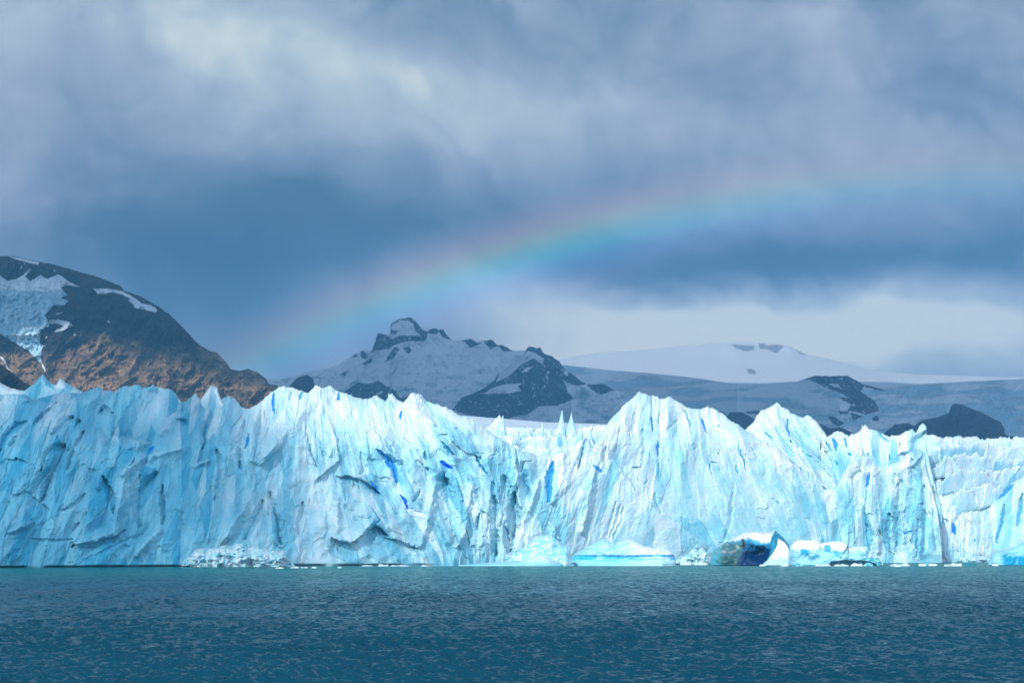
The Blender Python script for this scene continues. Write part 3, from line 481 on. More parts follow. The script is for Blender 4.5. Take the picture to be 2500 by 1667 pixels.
# rows of smaller broken fins riding on the slopes
def main_depth(x, y): return interp(DEP, x)+np.interp(interp(BASE, x)-y, [a[0] for a in SL_MAIN], [a[1] for a in SL_MAIN])+7
def fin_row(crest, seed, hgt=46, dd=None, off=7, jag=2.2, white=.6, amp=.45):
    x0, x1 = crest[0][0], crest[-1][0]; xs = np.arange(x0, x1+1, 8.0)
    ys = interp(crest, xs); env = np.clip(np.minimum(xs-x0, x1-xs)/30, 0, 1)
    cr_ = [(x, y+hgt*.75*(1-e)) for x, y, e in zip(xs, ys, env)]; bs = [(x, y+hgt) for x, y in zip(xs, ys)]
    dl = [(x, float(main_depth(x, y+hgt)-7+off*0 if dd is None else interp(dd, x))) for x, y in zip(xs, ys)]
    return to_glacier(ice_sheet('ice_ridge', x0, x1, 1.0, cr_, bs, dl, 46, seed, (), amp, jag, [(0, 1.0), (hgt, 2.0)], 9, [(x0, .05), (x1, .05)], white, glacier, None, 1.5, 1.5, streak=1.5, dust=.9, ribbase=.6))
fin_row([(1205, 1062), (1300, 1068), (1440, 1060)], 615, 40, [(1205, 920), (1440, 945)], 0, 2.6)
fin_row([(1225, 1086), (1330, 1094), (1420, 1086)], 617, 40, [(1205, 905), (1440, 928)], 0, 2.6)
R0 = [(2230, 1010), (2330, 1036), (2430, 1068), (2520, 1090), (2760, 1140)]
def rdep(h): return [(x, d+np.interp(h, [0, 60, 160, 260, 320], [0, 6, 25, 62, 95])) for x, d in R0]
fin_row([(2262, 1088), (2380, 1084), (2500, 1092), (2620, 1090)], 621, 44, rdep(246), 6, 2.4)
fin_row([(2275, 1118), (2380, 1108), (2470, 1122), (2620, 1112)], 623, 50, rdep(212), 7, 2.4)
fin_row([(2285, 1160), (2360, 1142), (2440, 1150), (2540, 1130)], 625, 54, rdep(174), 8, 2.2)
fin_row([(2300, 1225), (2350, 1195), (2400, 1185), (2450, 1165)], 627, 56, rdep(124), 8, 2.0)

# ------------------------------------------------------------------ seracs: separate blades and teeth on the glacier's back
def serac_mesh(seed):
    r = np.random.default_rng(seed); nu, nv = 34, 30
    u = np.linspace(0, 2*np.pi, nu, endpoint=False); v = np.linspace(0, 1, nv)
    lx, ly = r.uniform(.2, .55)*r.choice([-1, 1]), r.uniform(-.15, .15); pw = r.uniform(.75, 1.35); sq = r.uniform(.55, .95)
    U, Vv = np.meshgrid(u, v)
    prof = (1-Vv**pw)*.5*(1-.12*np.sin(Vv*5+r.uniform(0, 6)))+.006
    ang = 1+.28*fbm(np.cos(U)*1.6+seed, np.sin(U)*1.6+Vv*.8, 3, seed)+.16*facets(U*2.0, Vv*2.6, seed+3, 1.0, 1.0)
    X = np.cos(U)*prof*ang+lx*Vv**1.5*.5; Y = np.sin(U)*prof*ang*sq+ly*Vv; Z = Vv*(1+.03*fbm(U, Vv*3, 2, seed+5))
    V = np.stack([X, Y, Z], -1)
    n = fbm(U*1.3, Vv*3, 3, seed+9)
    col = lerp(C_PALE+0*X[..., None], C_WHITE, np.clip(.65+.9*n, 0, 1)); col = lerp(col, C_CYAN, np.clip(.25-.8*n, 0, 1)*.5)
    o = grid_mesh('serac', V, ICE, {'ice': col, 'dust': np.full(V.shape[:2]+(1,), .5)}, None, closed=True)
    me = o.data; bpy.data.objects.remove(o); return me
SM = [serac_mesh(s) for s in range(10, 22)]
def serac(px, ptop, hpx, wpx, depth, k, flip=1, label=None, base=None):
    p = world_at(px, ptop+hpx, depth); top = world_at(px, ptop, depth)
    H = float(top[2]-p[2]); Wd = wpx*depth/F
    o = bpy.data.objects.new('serac', SM[k % len(SM)]); COL.objects.link(o); o.parent = glacier; o.matrix_parent_inverse = GINV
    o.location = p; o.scale = (Wd*flip, Wd*1.0, H); o.rotation_euler = (0, 0, random.uniform(-.6, .6))
    if label: o['label'] = label
    return o
def saddle(x, y): return float(interp([(1150, 860), (1560, 900)], x)+np.interp(1210-y, [0, 60, 160], [0, 30, 90]))+4
def sad(x, y, h, w_, k, flip=1, label=None): serac(x, y, h, w_, saddle(x, y+h), k, flip, label)
sad(1367, 1001, 95, 46, 1, 1, 'tall sharp spire in the saddle between the domes')
sad(1388, 1006, 90, 34, 4, 1); sad(1400, 1012, 90, 44, 2, -1)
sad(1414, 1035, 75, 40, 6); sad(1318, 1034, 60, 30, 3); sad(1340, 1040, 60, 30, 5)
sad(1219, 1014, 60, 44, 7, -1); sad(1290, 1040, 60, 26, 2); sad(1265, 1041, 50, 20, 8)
for i in range(30):
    x = 1190+i*9.8+random.uniform(-5, 5); sad(x, 1046+random.uniform(-6, 40), random.uniform(28, 50), random.uniform(14, 34), random.randrange(12), random.choice([-1, 1]))
for i in range(40):
    x = 2275+i*8.2+random.uniform(-4, 4); yy = random.uniform(0, .9); y = 1060+yy*75; h = random.uniform(26, 44)
    d = float(interp(R0, x)+np.interp(1377-y-h, [0, 60, 160, 260, 320], [0, 6, 25, 62, 95]))+9
    serac(x, y, h, random.uniform(24, 50), d, random.randrange(12), random.choice([-1, 1]))
for x, y in ((916, 964), (957, 959), (1062, 984), (804, 942), (1024, 962), (1160, 1026)):
    serac(x, y, 40, 30, float(main_depth(x, y))+4, random.randrange(12), random.choice([-1, 1]))
for x, y in ((2112, 1036), (2036, 1054), (2087, 1057), (2199, 1060), (2150, 1056), (1943, 1011), (1975, 1013), (1870, 998)):
    serac(x, y, 40, 30, 1062, random.randrange(12), random.choice([-1, 1]))

# rough pile of fallen snow-ice at the foot of the left wall
def rubble(name, x0, x1, top, yb, depth, thick, seed, lab, step=.9, col0=C_WHITE, parent=glacier):
    px = np.arange(x0, x1, step); n = 70; v = np.linspace(0, 1, n)[:, None]
    tp = np.clip(np.minimum(px-x0, x1-px)/60, 0, 1)**.8; ty = interp(top, px)+14*fbm(px/24, px*0+.5, 5, seed)+4; ty = (yb+(ty-yb)*(.15+.85*tp))[None]; thick = thick*(.25+.75*tp[None])*(1+.6*fbm(px/30, px*0+3, 3, seed+8)[None])
    th = np.pi*v*.5; PX = np.repeat(px[None], n, 0)
    PYv = yb+(ty-yb)*np.sin(th)**.8; dep = depth-thick*np.cos(th)**1.1
    rough = fbm(PX/26, PYv/18, 4, seed+4)*6+ridged(PX/17, PYv/13, 4, seed+1)*-2.4+facets((PX+3*fbm(PX/6, PYv/6, 2, seed))/6.5, PYv/6, seed+2, 1.2, 1.2)*.35
    dep = dep+rough*sstep(0, .1, v)
    V = world_at(PX, PYv, dep)
    nn = fbm(PX/14, PYv/10, 4, seed+6)
    col = lerp(C_PALE*.95+0*PX[..., None], col0, np.clip(.5+nn*1.3, 0, 1)); col = lerp(col, np.array([.42, .55, .58]), np.clip(nn*2.2-.6, 0, .35))
    o = grid_mesh(name, V, ICE, {'ice': col, 'dust': np.full(PX.shape+(1,), .45)}, parent); o['label'] = lab
    return to_glacier(o)
rubble('ice_rubble', 436, 722, [(436, 1345), (446, 1328), (470, 1330), (500, 1334), (560, 1328), (600, 1326), (640, 1332), (680, 1330), (692, 1312), (700, 1328), (712, 1334), (722, 1360)], 1384, 704, 14, 71, 'grey white heap of crumbled snowy ice along the wall foot')
rubble('ice_rubble', 2296, 2432, [(2296, 1362), (2320, 1352), (2350, 1348), (2390, 1345), (2415, 1342), (2426, 1350), (2432, 1366)], 1374, 1045, 16, 75, 'low white ledge of ice at the foot of the recessed slope')
rubble('ice_rubble', 1640, 1760, [(1640, 1352), (1660, 1338), (1680, 1342), (1700, 1320), (1730, 1330), (1760, 1350)], 1378, 872, 9, 77, 'white crumbs of ice left of the dark iceberg')

# ------------------------------------------------------------------ icebergs
def berg(name, top, pyb, depth, thick, seed, colour, label, cat='iceberg', rough=1.0, step=1.0, front=.55, group=None, undercut=None, shape=1.0, ncol=60):
    """closed floating block: the top line is measured, front face falls to the water, body has real thickness"""
    xs = [p[0] for p in top]; x0, x1 = min(xs), max(xs)
    n = max(24, int((x1-x0)/step)); px = np.linspace(x0, x1, n)
    ty = interp(top, px); m = ncol; v = np.linspace(0, 1, m)[:, None]
    end = np.clip(np.minimum(px-x0, x1-px)/(.12*(x1-x0)+1e-6), 0, 1)**.5
    # v: 0 front foot -> .6 crest -> 1 back foot
    up = np.where(v < front, np.sin(np.clip(v/front, 0, 1)*np.pi/2)**shape, np.cos(np.clip((v-front)/(1-front), 0, 1)*np.pi/2)**1.2)
    yy = -np.cos(np.clip(v/front, 0, 1)*np.pi/2)*(v < front)+np.sin(np.clip((v-front)/(1-front), 0, 1)*np.pi/2)*(v >= front)
    PX = np.repeat(px[None], m, 0); PY = (pyb+5)+(ty[None]-(pyb+5))*up
    s = depth/F
    r = (facets(PX/26, PY/18, seed, 1.2, 1.0)*.9+fbm(PX/30, PY/20, 3, seed+1)*1.6+facets(PX/8, PY/7, seed+2, 1.0, 1.0)*.28)*rough
    dep = depth+thick*.5*(yy*(.25+.75*end[None]))+r*(thick/14.0)*np.minimum(1, v*6)
    if undercut is not None:
        ua, ub, ud = undercut(PX, PY); dep = dep+ud
    V = world_at(PX, PY, dep)
    if (yy > 0).any():
        bk = (v >= front)[:, 0]; z0 = V[:, :, 2]; V[bk, :, 2] = np.minimum(V[bk, :, 2], V[int(front*(m-1)), :, 2][None])
    col = colour(PX, PY, v*np.ones_like(PX), seed)
    o = grid_mesh(name, V, BERG, {'ice': col, 'dust': np.full(PX.shape+(1,), .25)})
    # origin at the berg's base
    c = V.reshape(-1, 3).mean(0); c[2] = 0
    o.data.transform(__import__('mathutils').Matrix.Translation((-c[0], -c[1], 0))); o.location = (c[0], c[1], 0)
    return tag(o, label, cat, group)
def col_pale(PX, PY, v, s):
    n = fbm(PX/18, PY/10, 4, s+30); c = lerp(C_PALE*np.array([.86, .99, 1.0])+0*PX[..., None], C_WHITE, np.clip(.15+n*1.3, 0, 1))
    sp = facets(PX/3, PY/2.5, s+32, 0, 1.0) > .36
    reg = sstep(-.1, .2, fbm(PX/26, PY/16, 2, s+33)); return lerp(c, np.array([.93, .95, .96]), (sp*reg)*.8)
def col_grey(PX, PY, v, s):
    n = fbm(PX/20, PY/8, 4, s+30); c = lerp(np.array([.42, .66, .72])+0*PX[..., None], np.array([.60, .72, .74]), np.clip(.5+n, 0, 1)); return lerp(c, C_TEAL, sstep(1362, 1377, PY)*.7)
def col_flat(PX, PY, v, s):
    n = fbm(PX/24, PY/7, 4, s+30)
    c = lerp(C_PALE+0*PX[..., None], np.array([.74, .78, .80]), np.clip(.1+sstep(1490, 1600, PX)*.8+n*.6, 0, 1))
    PY = PY+2.5*fbm(PX/22, PY/9, 3, s+37)+2.0*np.sin(PX/31.)
    band = sstep(1352, 1358, PY)*(1-sstep(1366, 1371, PY)); c = lerp(c, np.array([.02, .45, .85]), band*np.clip(.75+.9*fbm(PX/30, PY/9, 2, s+36), 0, 1))
    return lerp(c, np.array([.22, .62, .72]), sstep(1365, 1372, PY)*.6)
def col_dark(PX, PY, v, s):
    nn = fbm(PX/14, PY/9, 4, s+30); pxn = PX+5*nn; pyn = PY+6*nn
    c = np.array([.008, .10, .22])+0*PX[..., None]
    c = lerp(c, np.array([.002, .028, .10]), sstep(1335, 1352, pyn))
    top = interp([(1734, 1352), (1765, 1320), (1800, 1318), (1830, 1313), (1860, 1324), (1880, 1322), (1888, 1300), (1894, 1290), (1930, 1280)], PX)
    c = lerp(c, np.array([.05, .36, .52]), (1-sstep(2, 14, pyn-top)))
    c = lerp(c, np.array([.62, .66, .67]), (1-sstep(-2, 3.5, pyn-top)))
    lf = (1-sstep(1806, 1824, pxn+10*nn+.35*(PY-1335))); low = sstep(1322, 1332, pyn)
    c = lerp(c, np.array([.05, .14, .165]), lf*(.55+.45*low)*sstep(0, 5, pyn-top)); c = lerp(c, np.array([.24, .33, .33]), np.clip(nn*2.4, 0, 1)*lf*low)
    c = lerp(c, np.array([.012, .07, .07]), lf*sstep(1352, 1362, pyn)*.8)
    brown = np.exp(-((pxn-1815-.1*(PY-1324))/3.2)**2)*sstep(1312, 1317, PY)*(1-sstep(1330, 1346, PY)); c = lerp(c, np.array([.035, .028, .022]), np.clip(brown*1.3, 0, 1))
    c = lerp(c, np.array([.08, .40, .52]), (1-sstep(1740, 1772, pxn+6*nn))*.8)
    edge = sstep(1889, 1893, pxn+.25*(PY-1300)-.0); c = lerp(c, np.array([.02, .25, .38]), edge*.9)
    return c
def col_white(PX, PY, v, s):
    n = fbm(PX/10, PY/8, 4, s+30); return lerp(np.array([.82, .86, .88])+0*PX[..., None], np.array([.30, .66, .80]), np.clip(sstep(1345, 1370, PY)*.9+n*.3-.1, 0, 1))
def col_patch(PX, PY, v, s):
    n = fbm(PX/13, PY/10, 4, s+30); c = lerp(np.array([.80, .85, .87])+0*PX[..., None], np.array([.25, .62, .78]), np.clip(sstep(1332, 1350, PY+9*n)*.9, 0, 1))
    for (x, y, rx, ry, k) in ((1965, 1346, 13, 8, 1), (2020, 1338, 11, 11, .9), (2045, 1352, 10, 8, .7), (1990, 1358, 14, 7, .5)):
        c = lerp(c, np.array([.03, .36, .62]), sstep(1.1, .6, np.hypot((PX-x+4*n)/rx, (PY-y+4*n)/ry))*k)
    d, _, _ = seg_dist(PX+2*n, PY, P(9, [(1745, 310), (1735, 370), (1690, 420), (1655, 475)])); c = lerp(c, np.array([.08, .085, .07]), sstep(3.0, 1.0, d+4*n)*.85)
    d, _, _ = seg_dist(PX+2*n, PY, P(9, [(1750, 380), (1740, 450)])); c = lerp(c, np.array([.10, .11, .09]), sstep(2.0, .8, d+2*n)*.8)
    return c
def col_teal(PX, PY, v, s):
    n = fbm(PX/16, PY/10, 4, s+30); c = lerp(np.array([.28, .60, .68])+0*PX[..., None], np.array([.01, .28, .46]), sstep(1346, 1360, PY+14*n)*sstep(2436, 2456, PX))
    return lerp(c, np.array([.72, .84, .86]), sstep(5, 0, PY-interp([(2424, 1343), (2464, 1335), (2500, 1317), (2640, 1270)], PX)))
def col_black(PX, PY, v, s):
    n = fbm(PX/9, PY/5, 3, s+30); return lerp(np.array([.006, .04, .055])+0*PX[..., None], np.array([.03, .12, .15]), np.clip(n*2, 0, 1))
def col_glassy(PX, PY, v, s):
    n = fbm(PX/9, PY/5, 3, s+30); return lerp(np.array([.05, .30, .40])+0*PX[..., None], np.array([.30, .62, .70]), np.clip(.3+n*2, 0, 1))

berg('iceberg', [(1232, 1362), (1240, 1355), (1262, 1345), (1290, 1328), (1318, 1310), (1330, 1305), (1340, 1304), (1352, 1310), (1375, 1328), (1394, 1340), (1402, 1352), (1399, 1366), (1388, 1376)], 1376, 770, 22, 201, col_pale, 'large pale blue hump shaped iceberg flecked with white below the saddle', rough=.7, front=.6)
berg('iceberg', [(1120, 1378), (1200, 1372), (1240, 1369), (1270, 1368), (1300, 1358), (1318, 1354), (1330, 1357), (1350, 1367), (1375, 1377)], 1377, 750, 12, 211, col_grey, 'low grey green wedge of ice lying before the pale hump shaped iceberg', rough=.4, front=.6)
ledge = lambda PX, PY: (0, 0, 1.6*sstep(1353, 1357, PY)*(1-sstep(1368, 1373, PY)))
berg('iceberg', [(1392, 1366), (1400, 1352), (1421, 1341), (1448, 1325), (1474, 1313), (1486, 1318), (1493, 1325), (1506, 1324), (1515, 1318), (1540, 1316), (1556, 1322), (1572, 1332), (1600, 1337), (1634, 1341), (1640, 1347), (1647, 1355), (1650, 1372)], 1376, 790, 24, 221, col_flat, 'long flat topped iceberg with a bright blue undercut band', rough=.5, front=.6, undercut=ledge)
hollow = lambda PX, PY: (0, 0, 5.0*np.exp(-((PX-1856)/26)**2-((PY-1352)/16)**2)+3*np.exp(-((PX-1800)/16)**2-((PY-1350)/14)**2))
berg('iceberg', [(1733, 1372), (1735, 1360), (1742, 1343), (1760, 1330), (1772, 1322), (1802, 1307), (1823, 1298), (1850, 1297), (1876, 1299), (1886, 1297), (1891, 1292), (1900, 1301), (1915, 1313), (1927, 1330), (1930, 1345), (1928, 1372)], 1374, 815, 26, 231, col_dark, 'dark iceberg with deep blue hollow, snowy cap and brown dirt streak', rough=1.0, front=.62, undercut=hollow)
berg('iceberg', [(1864, 1374), (1874, 1366), (1886, 1350), (1894, 1338), (1898, 1328), (1899, 1314), (1906, 1318), (1914, 1322), (1923, 1333), (1931, 1350), (1929, 1372)], 1374, 796, 7, 241, col_white, 'pointed white fin of ice leaning on the dark hollow iceberg', rough=.5, front=.55)
berg('iceberg', [(1926, 1372), (1930, 1335), (1938, 1322), (1950, 1317), (1975, 1318), (1995, 1317), (2003, 1326), (2012, 1324), (2030, 1322), (2050, 1320), (2068, 1327), (2073, 1336), (2090, 1333), (2112, 1334), (2122, 1340), (2124, 1356), (2118, 1372)], 1374, 845, 22, 251, col_patch, 'broken white iceberg with blue patches and a black crack', rough=1.2, front=.6)
berg('iceberg', [(2022, 1376), (2029, 1369), (2044, 1368), (2063, 1365), (2085, 1367), (2104, 1366), (2126, 1370), (2140, 1375)], 1377, 800, 9, 261, col_black, 'low black slab of clear ice before the cracked white iceberg', rough=.8)
berg('iceberg', [(2096, 1374), (2106, 1361), (2125, 1360), (2144, 1361), (2151, 1370), (2154, 1376)], 1376, 812, 8, 265, col_glassy, 'small glassy blue piece at the right end of the black slab', rough=.8)
berg('iceberg', [(2412, 1374), (2424, 1344), (2440, 1342), (2464, 1335), (2484, 1326), (2500, 1317), (2560, 1292), (2640, 1300), (2700, 1370)], 1376, 850, 34, 271, col_teal, 'teal iceberg with dark blue core at the right edge', rough=.6, front=.6)
# small floes along the ice foot
FLOES = [  # px0, px1, height px, water row, colour, label
 (1806, 1818, 9, 1373, 'w', 'small white block under the left of the dark hollow'), (1822, 1855, 12, 1373, 'w', 'rounded white lump before the deep blue hollow'), (1855, 1867, 9, 1373, 'w', 'small white cube between the lump and the white fin'),
 (1740, 1772, 11, 1375, 'w', 'pinkish white drift of ice at the left foot of the dark iceberg'), (1775, 1784, 8, 1374, 'w', 'tiny pale chunk beside the mottled foot of the dark iceberg'), (1854, 1870, 3, 1379, 'w', 'thin white sliver on open water before the white fin'),
 (1906, 1926, 4, 1379, 'w', 'flat white floe right below the white fin'), (1936, 1964, 6, 1379, 'g', 'pale blue floe below the left end of the cracked iceberg'), (1990, 2028, 5, 1379, 'w', 'long flat white floe below the middle of the cracked iceberg'),
 (2036, 2072, 5, 1379, 'w', 'flat white floe before the black slab'), (2076, 2108, 8, 1380, 'w', 'humped white floe at the black slab waterline'), (2108, 2132, 8, 1379, 'g', 'glassy floe right of the humped white floe'),
 (2144, 2156, 4, 1376, 'w', 'tiny white floe beside the glassy blue piece'), (2172, 2222, 7, 1379, 'w', 'wide white floe below the fluted tower'), (2184, 2199, 3, 1382, 'w', 'thin white splinter nearest below the fluted tower'),
 (2242, 2262, 4, 1378, 'w', 'low white floe right of the wide white floe'), (2254, 2266, 9, 1378, 'g', 'round grey lump on the floe below the tower'), (2266, 2288, 3, 1377, 'w', 'thin white strip right of the round grey lump'),
 (2304, 2320, 3, 1379, 'w', 'small white strip left of the teal floe'), (2320, 2352, 6, 1378, 'w', 'white edged floe touching the teal floe'), (2346, 2384, 6, 1378, 't', 'dark teal floe below the recessed slope'),
 (2422, 2438, 3, 1377, 'w', 'thin white floe before the teal iceberg'), (922, 950, 8, 1381, 'w', 'bright white floe under the overhang of the left dome'), (882, 912, 4, 1381, 'w', 'flat floe left of the bright white floe'),
 (952, 1000, 4, 1381, 'w', 'long low floe right of the bright white floe'), (708, 732, 4, 1385, 'w', 'small floe at the right end of the snowy heap'), (734, 752, 3, 1385, 'w', 'thin floe second right of the snowy heap'), (760, 774, 3, 1385, 'w', 'thin floe third right of the snowy heap'),
 (824, 834, 3, 1385, 'w', 'tiny floe alone left of the overhang'), (672, 694, 3, 1386, 'w', 'thin floe before the snowy heap'), (1028, 1044, 3, 1381, 'w', 'small floe below the dark corner of the dome'), (1660, 1690, 6, 1375, 'w', 'white floe right of the long flat topped iceberg'),
 (1694, 1728, 7, 1375, 'w', 'white lump left of the dark iceberg'), (1604, 1626, 4, 1377, 'w', 'little white floe in the undercut of the flat iceberg'), (1418, 1436, 6, 1377, 'w', 'white lump at the blue foot of the flat iceberg left end')]
for i, (xa, xb, h, yw, k, lab) in enumerate(FLOES):
    dep = 6*F/(yw+.4-HOR)
    r = np.random.default_rng(400+i); n = 6
    xs = np.linspace(xa, xb, n+2); tops = [(xs[0], yw)]+[(x, yw-h*r.uniform(.25, .85)) for x in xs[1:-1]]+[(xs[-1], yw)]
    cf = {'w': lambda PX, PY, v, s: np.array([.50, .62, .67])+0*PX[..., None], 'g': col_glassy, 't': lambda PX, PY, v, s: np.array([.02, .18, .22])+0*PX[..., None]}[k]
    berg('ice_floe', tops, yw, dep, (xb-xa)*dep/F*.7, 400+i, cf, lab, 'ice floe', .5, .6, .55, 'small floes drifting along the glacier foot', ncol=20)

# ------------------------------------------------------------------ water
m, n, b = material('lake_water')
geo = n.new('ShaderNodeNewGeometry'); pos = geo.outputs['Position']; s = n.new('ShaderNodeSeparateXYZ'); n.put(s.inputs[0], pos)
plume = n.mapr(n.math('ADD', s.outputs[1], n.math('MULTIPLY', n.math('SUBTRACT', n.noise(pos, .012, 4, .5), .5), 200)), 290, 600, 0, 1, True)
wc = n.mix(plume, (.004, .046, .076, 1), (.006, .105, .108, 1))
patch = n.noise(n.comb(n.math('MULTIPLY', s.outputs[0], .6), s.outputs[1], 0.0), .03, 4, .5)
wc = n.mix(n.mapr(patch, .35, .65), wc, n.mix(1.0, wc, (.72, .82, .86, 1), 'MULTIPLY'))
wv2 = n.comb(n.math('MULTIPLY', s.outputs[0], .62), n.math('MULTIPLY', s.outputs[1], .55), 0.0)
chop = n.vmath('SUBTRACT', n.noise(wv2, 1.7, 8, .76, 0.3, out=1), (.5, .5, .5))
sc_ = n.new('ShaderNodeSeparateXYZ'); n.put(sc_.inputs[0], chop)
# wind chop: the steep faces of the wavelets look down wind, towards the open lake
chop = n.comb(n.math('MULTIPLY', sc_.outputs[0], .35), n.math('MULTIPLY_ADD', n.math('MAXIMUM', n.math('ADD', sc_.outputs[1], .02), 0.0), -4.0, n.math('MULTIPLY', sc_.outputs[2], .8)), 0.0)
gust = n.noise(n.comb(n.math('MULTIPLY', s.outputs[0], .30), n.math('MULTIPLY', s.outputs[1], .045), 0.0), 1.0, 7, .68)
gust2 = n.noise(n.comb(n.math('MULTIPLY', s.outputs[0], .02), n.math('MULTIPLY', s.outputs[1], .012), 3.0), 1.0, 3, .5)
gg = n.math('MULTIPLY', n.mapr(gust, .32, .68, .1, 2.1), n.mapr(gust2, .35, .65, .75, 1.25))
chop = n.vmath('SCALE', chop, None, scale=gg)
nn_ = n.vmath('NORMALIZE', n.vmath('ADD', geo.outputs['Normal'], chop))
# rough lake: diffuse silty water with a partial, broken sky reflection
n.n.remove(b); ou = n.n['Material Output']
df = n.new('ShaderNodeBsdfDiffuse'); n.put(df.inputs[0], wc); n.put(df.inputs['Normal'], nn_)
gl = n.new('ShaderNodeBsdfGlossy'); gl.inputs['Roughness'].default_value = .13; gl.inputs[0].default_value = (.82, .98, 1.0, 1); n.put(gl.inputs['Normal'], nn_)
fr = n.new('ShaderNodeFresnel'); fr.inputs['IOR'].default_value = 1.333; n.put(fr.inputs['Normal'], nn_)
mx = n.new('ShaderNodeMixShader'); n.put(mx.inputs[0], n.mapr(fr.outputs[0], .02, .55, .0, .46)); n.put(mx.inputs[1], df.outputs[0]); n.put(mx.inputs[2], gl.outputs[0]); n.put(ou.inputs[0], mx.outputs[0])
WATER = m
def rowlist():
    d = [38.0]
    while d[-1] < 720: d.append(d[-1]+.15*max(d[-1]/74, .8)**1.5)
    return np.array(d)
dr = rowlist(); ac = np.linspace(-.36, .36, 1700)
YY, AA = np.meshgrid(dr, ac, indexing='ij'); XX = AA*YY
sp = np.gradient(dr)[:, None]; spx = (ac[1]-ac[0])*YY
Z = np.zeros_like(XX)
wr_ = np.random.default_rng(5)
wxw = XX+1.2*fbm(XX/9, YY/9, 2, 3); wyw = YY+1.2*fbm(XX/8, YY/8, 2, 9)
for i in range(60):
    lam = .26*(10)**(i/59); th = wr_.normal(.15, .55); k = 2*np.pi/lam
    kx, ky = k*math.sin(th), k*math.cos(th); amp = lam*.024*wr_.uniform(.5, 1.2)*(1.3 if lam < 1.8 else .6)
    fade = np.clip(lam/(2.0*sp), .3, 1)*np.clip(lam/(2.0*spx), .3, 1)
    ph = kx*wxw+ky*wyw+wr_.uniform(0, 6.28)
    env = .65+.9*perlin(XX/(lam*5)+i*3.1, YY/(lam*4)+i*7.7, i)
    Z += amp*fade*env*(np.sin(ph)+.22*np.sin(2*ph+.6))
Z *= np.clip(.85+1.1*fbm(XX/22, YY/80, 3, 77), .35, 1.6)
water = grid_mesh('water', np.stack([XX, YY, Z], -1), WATER)
tag(water, 'rippled teal and slate blue lake in front of the glacier', 'lake', kind='structure')
xs = np.array([-60000, -3000, -500, -14, 14, 500, 3000, 60000.]); ys = np.array([-6000, -500, 0, 36, 300, 740, 1500, 6000, 60000.])
Xg, Yg = np.meshgrid(xs, ys)
lb = grid_mesh('water', np.stack([Xg, Yg, np.full_like(Xg, -.45)], -1), WATER); tag(lb, 'calm outer reach of the lake around the rippled water', 'lake', kind='structure')

# ------------------------------------------------------------------ mountains
def rock_material(name, c1, c2, c3, bump=1.0, scale=1.0, snow=(.86, .90, .95)):
    m, n, b = material(name)
    geo = n.new('ShaderNodeNewGeometry'); pos = geo.outputs['Position']
    n1 = n.noise(pos, .012*scale, 8, .62, .8); n2 = n.noise(pos, .06*scale, 6, .65, 1.2)
    col = n.mix(n.mapr(n1, .38, .62), c1+(1,), c2+(1,)); col = n.mix(n.mapr(n2, .45, .68, 0, .7), col, c3+(1,))
    tint = n.attr('tint'); col = n.mix(1.0, col, tint, 'MULTIPLY')
    sf = n.attr('snow')
    ss = n.new('ShaderNodeSeparateColor'); n.put(ss.inputs[0], sf)
    col = n.mix(ss.outputs[0], col, snow+(1,))
    ic = n.mix(n.mapr(n.noise(pos, .05*scale, 6, .7), .4, .62), (.46, .76, .92, 1), (.70, .86, .94, 1))
    col = n.mix(ss.outputs[1], col, ic)
    n.put(b.inputs['Base Color'], col); b.inputs['Roughness'].default_value = .85; b.inputs['Specular IOR Level'].default_value = .2
    bp = n.new('ShaderNodeBump'); bp.inputs['Distance'].default_value = 14/scale
    n.put(bp.inputs['Strength'], n.math('MULTIPLY', n.math('SUBTRACT', 1.0, n.math('MULTIPLY', ss.outputs[0], .85)), .8*bump))
    n.put(bp.inputs['Height'], n.math('ADD', n.math('MULTIPLY', n1, 1.3), n.math('MULTIPLY', n2, .5))); n.put(b.inputs['Normal'], bp.outputs[0])
    return m
ROCK_NEAR = rock_material('brown_rock', (.12, .085, .06), (.34, .24, .16), (.05, .045, .045), 1.0, 1.0)
ROCK_FAR = rock_material('far_dark_rock', (.055, .05, .095), (.10, .095, .14), (.035, .035, .07), .7, .4)
def polymask(PX, PY, polys, rough=3.0, seed=0, sc=9.0):
    wx = PX+rough*1.7*fbm(PX/sc/1.3, PY/sc/1.3, 5, seed, .65); wy = PY+rough*1.2*fbm(PX/sc/1.3+50, PY/sc/1.3, 5, seed+9, .65)
    r = np.zeros(PX.shape, bool)
    for p in polys: r |= inside(wx, wy, p)
    return r.astype(float)
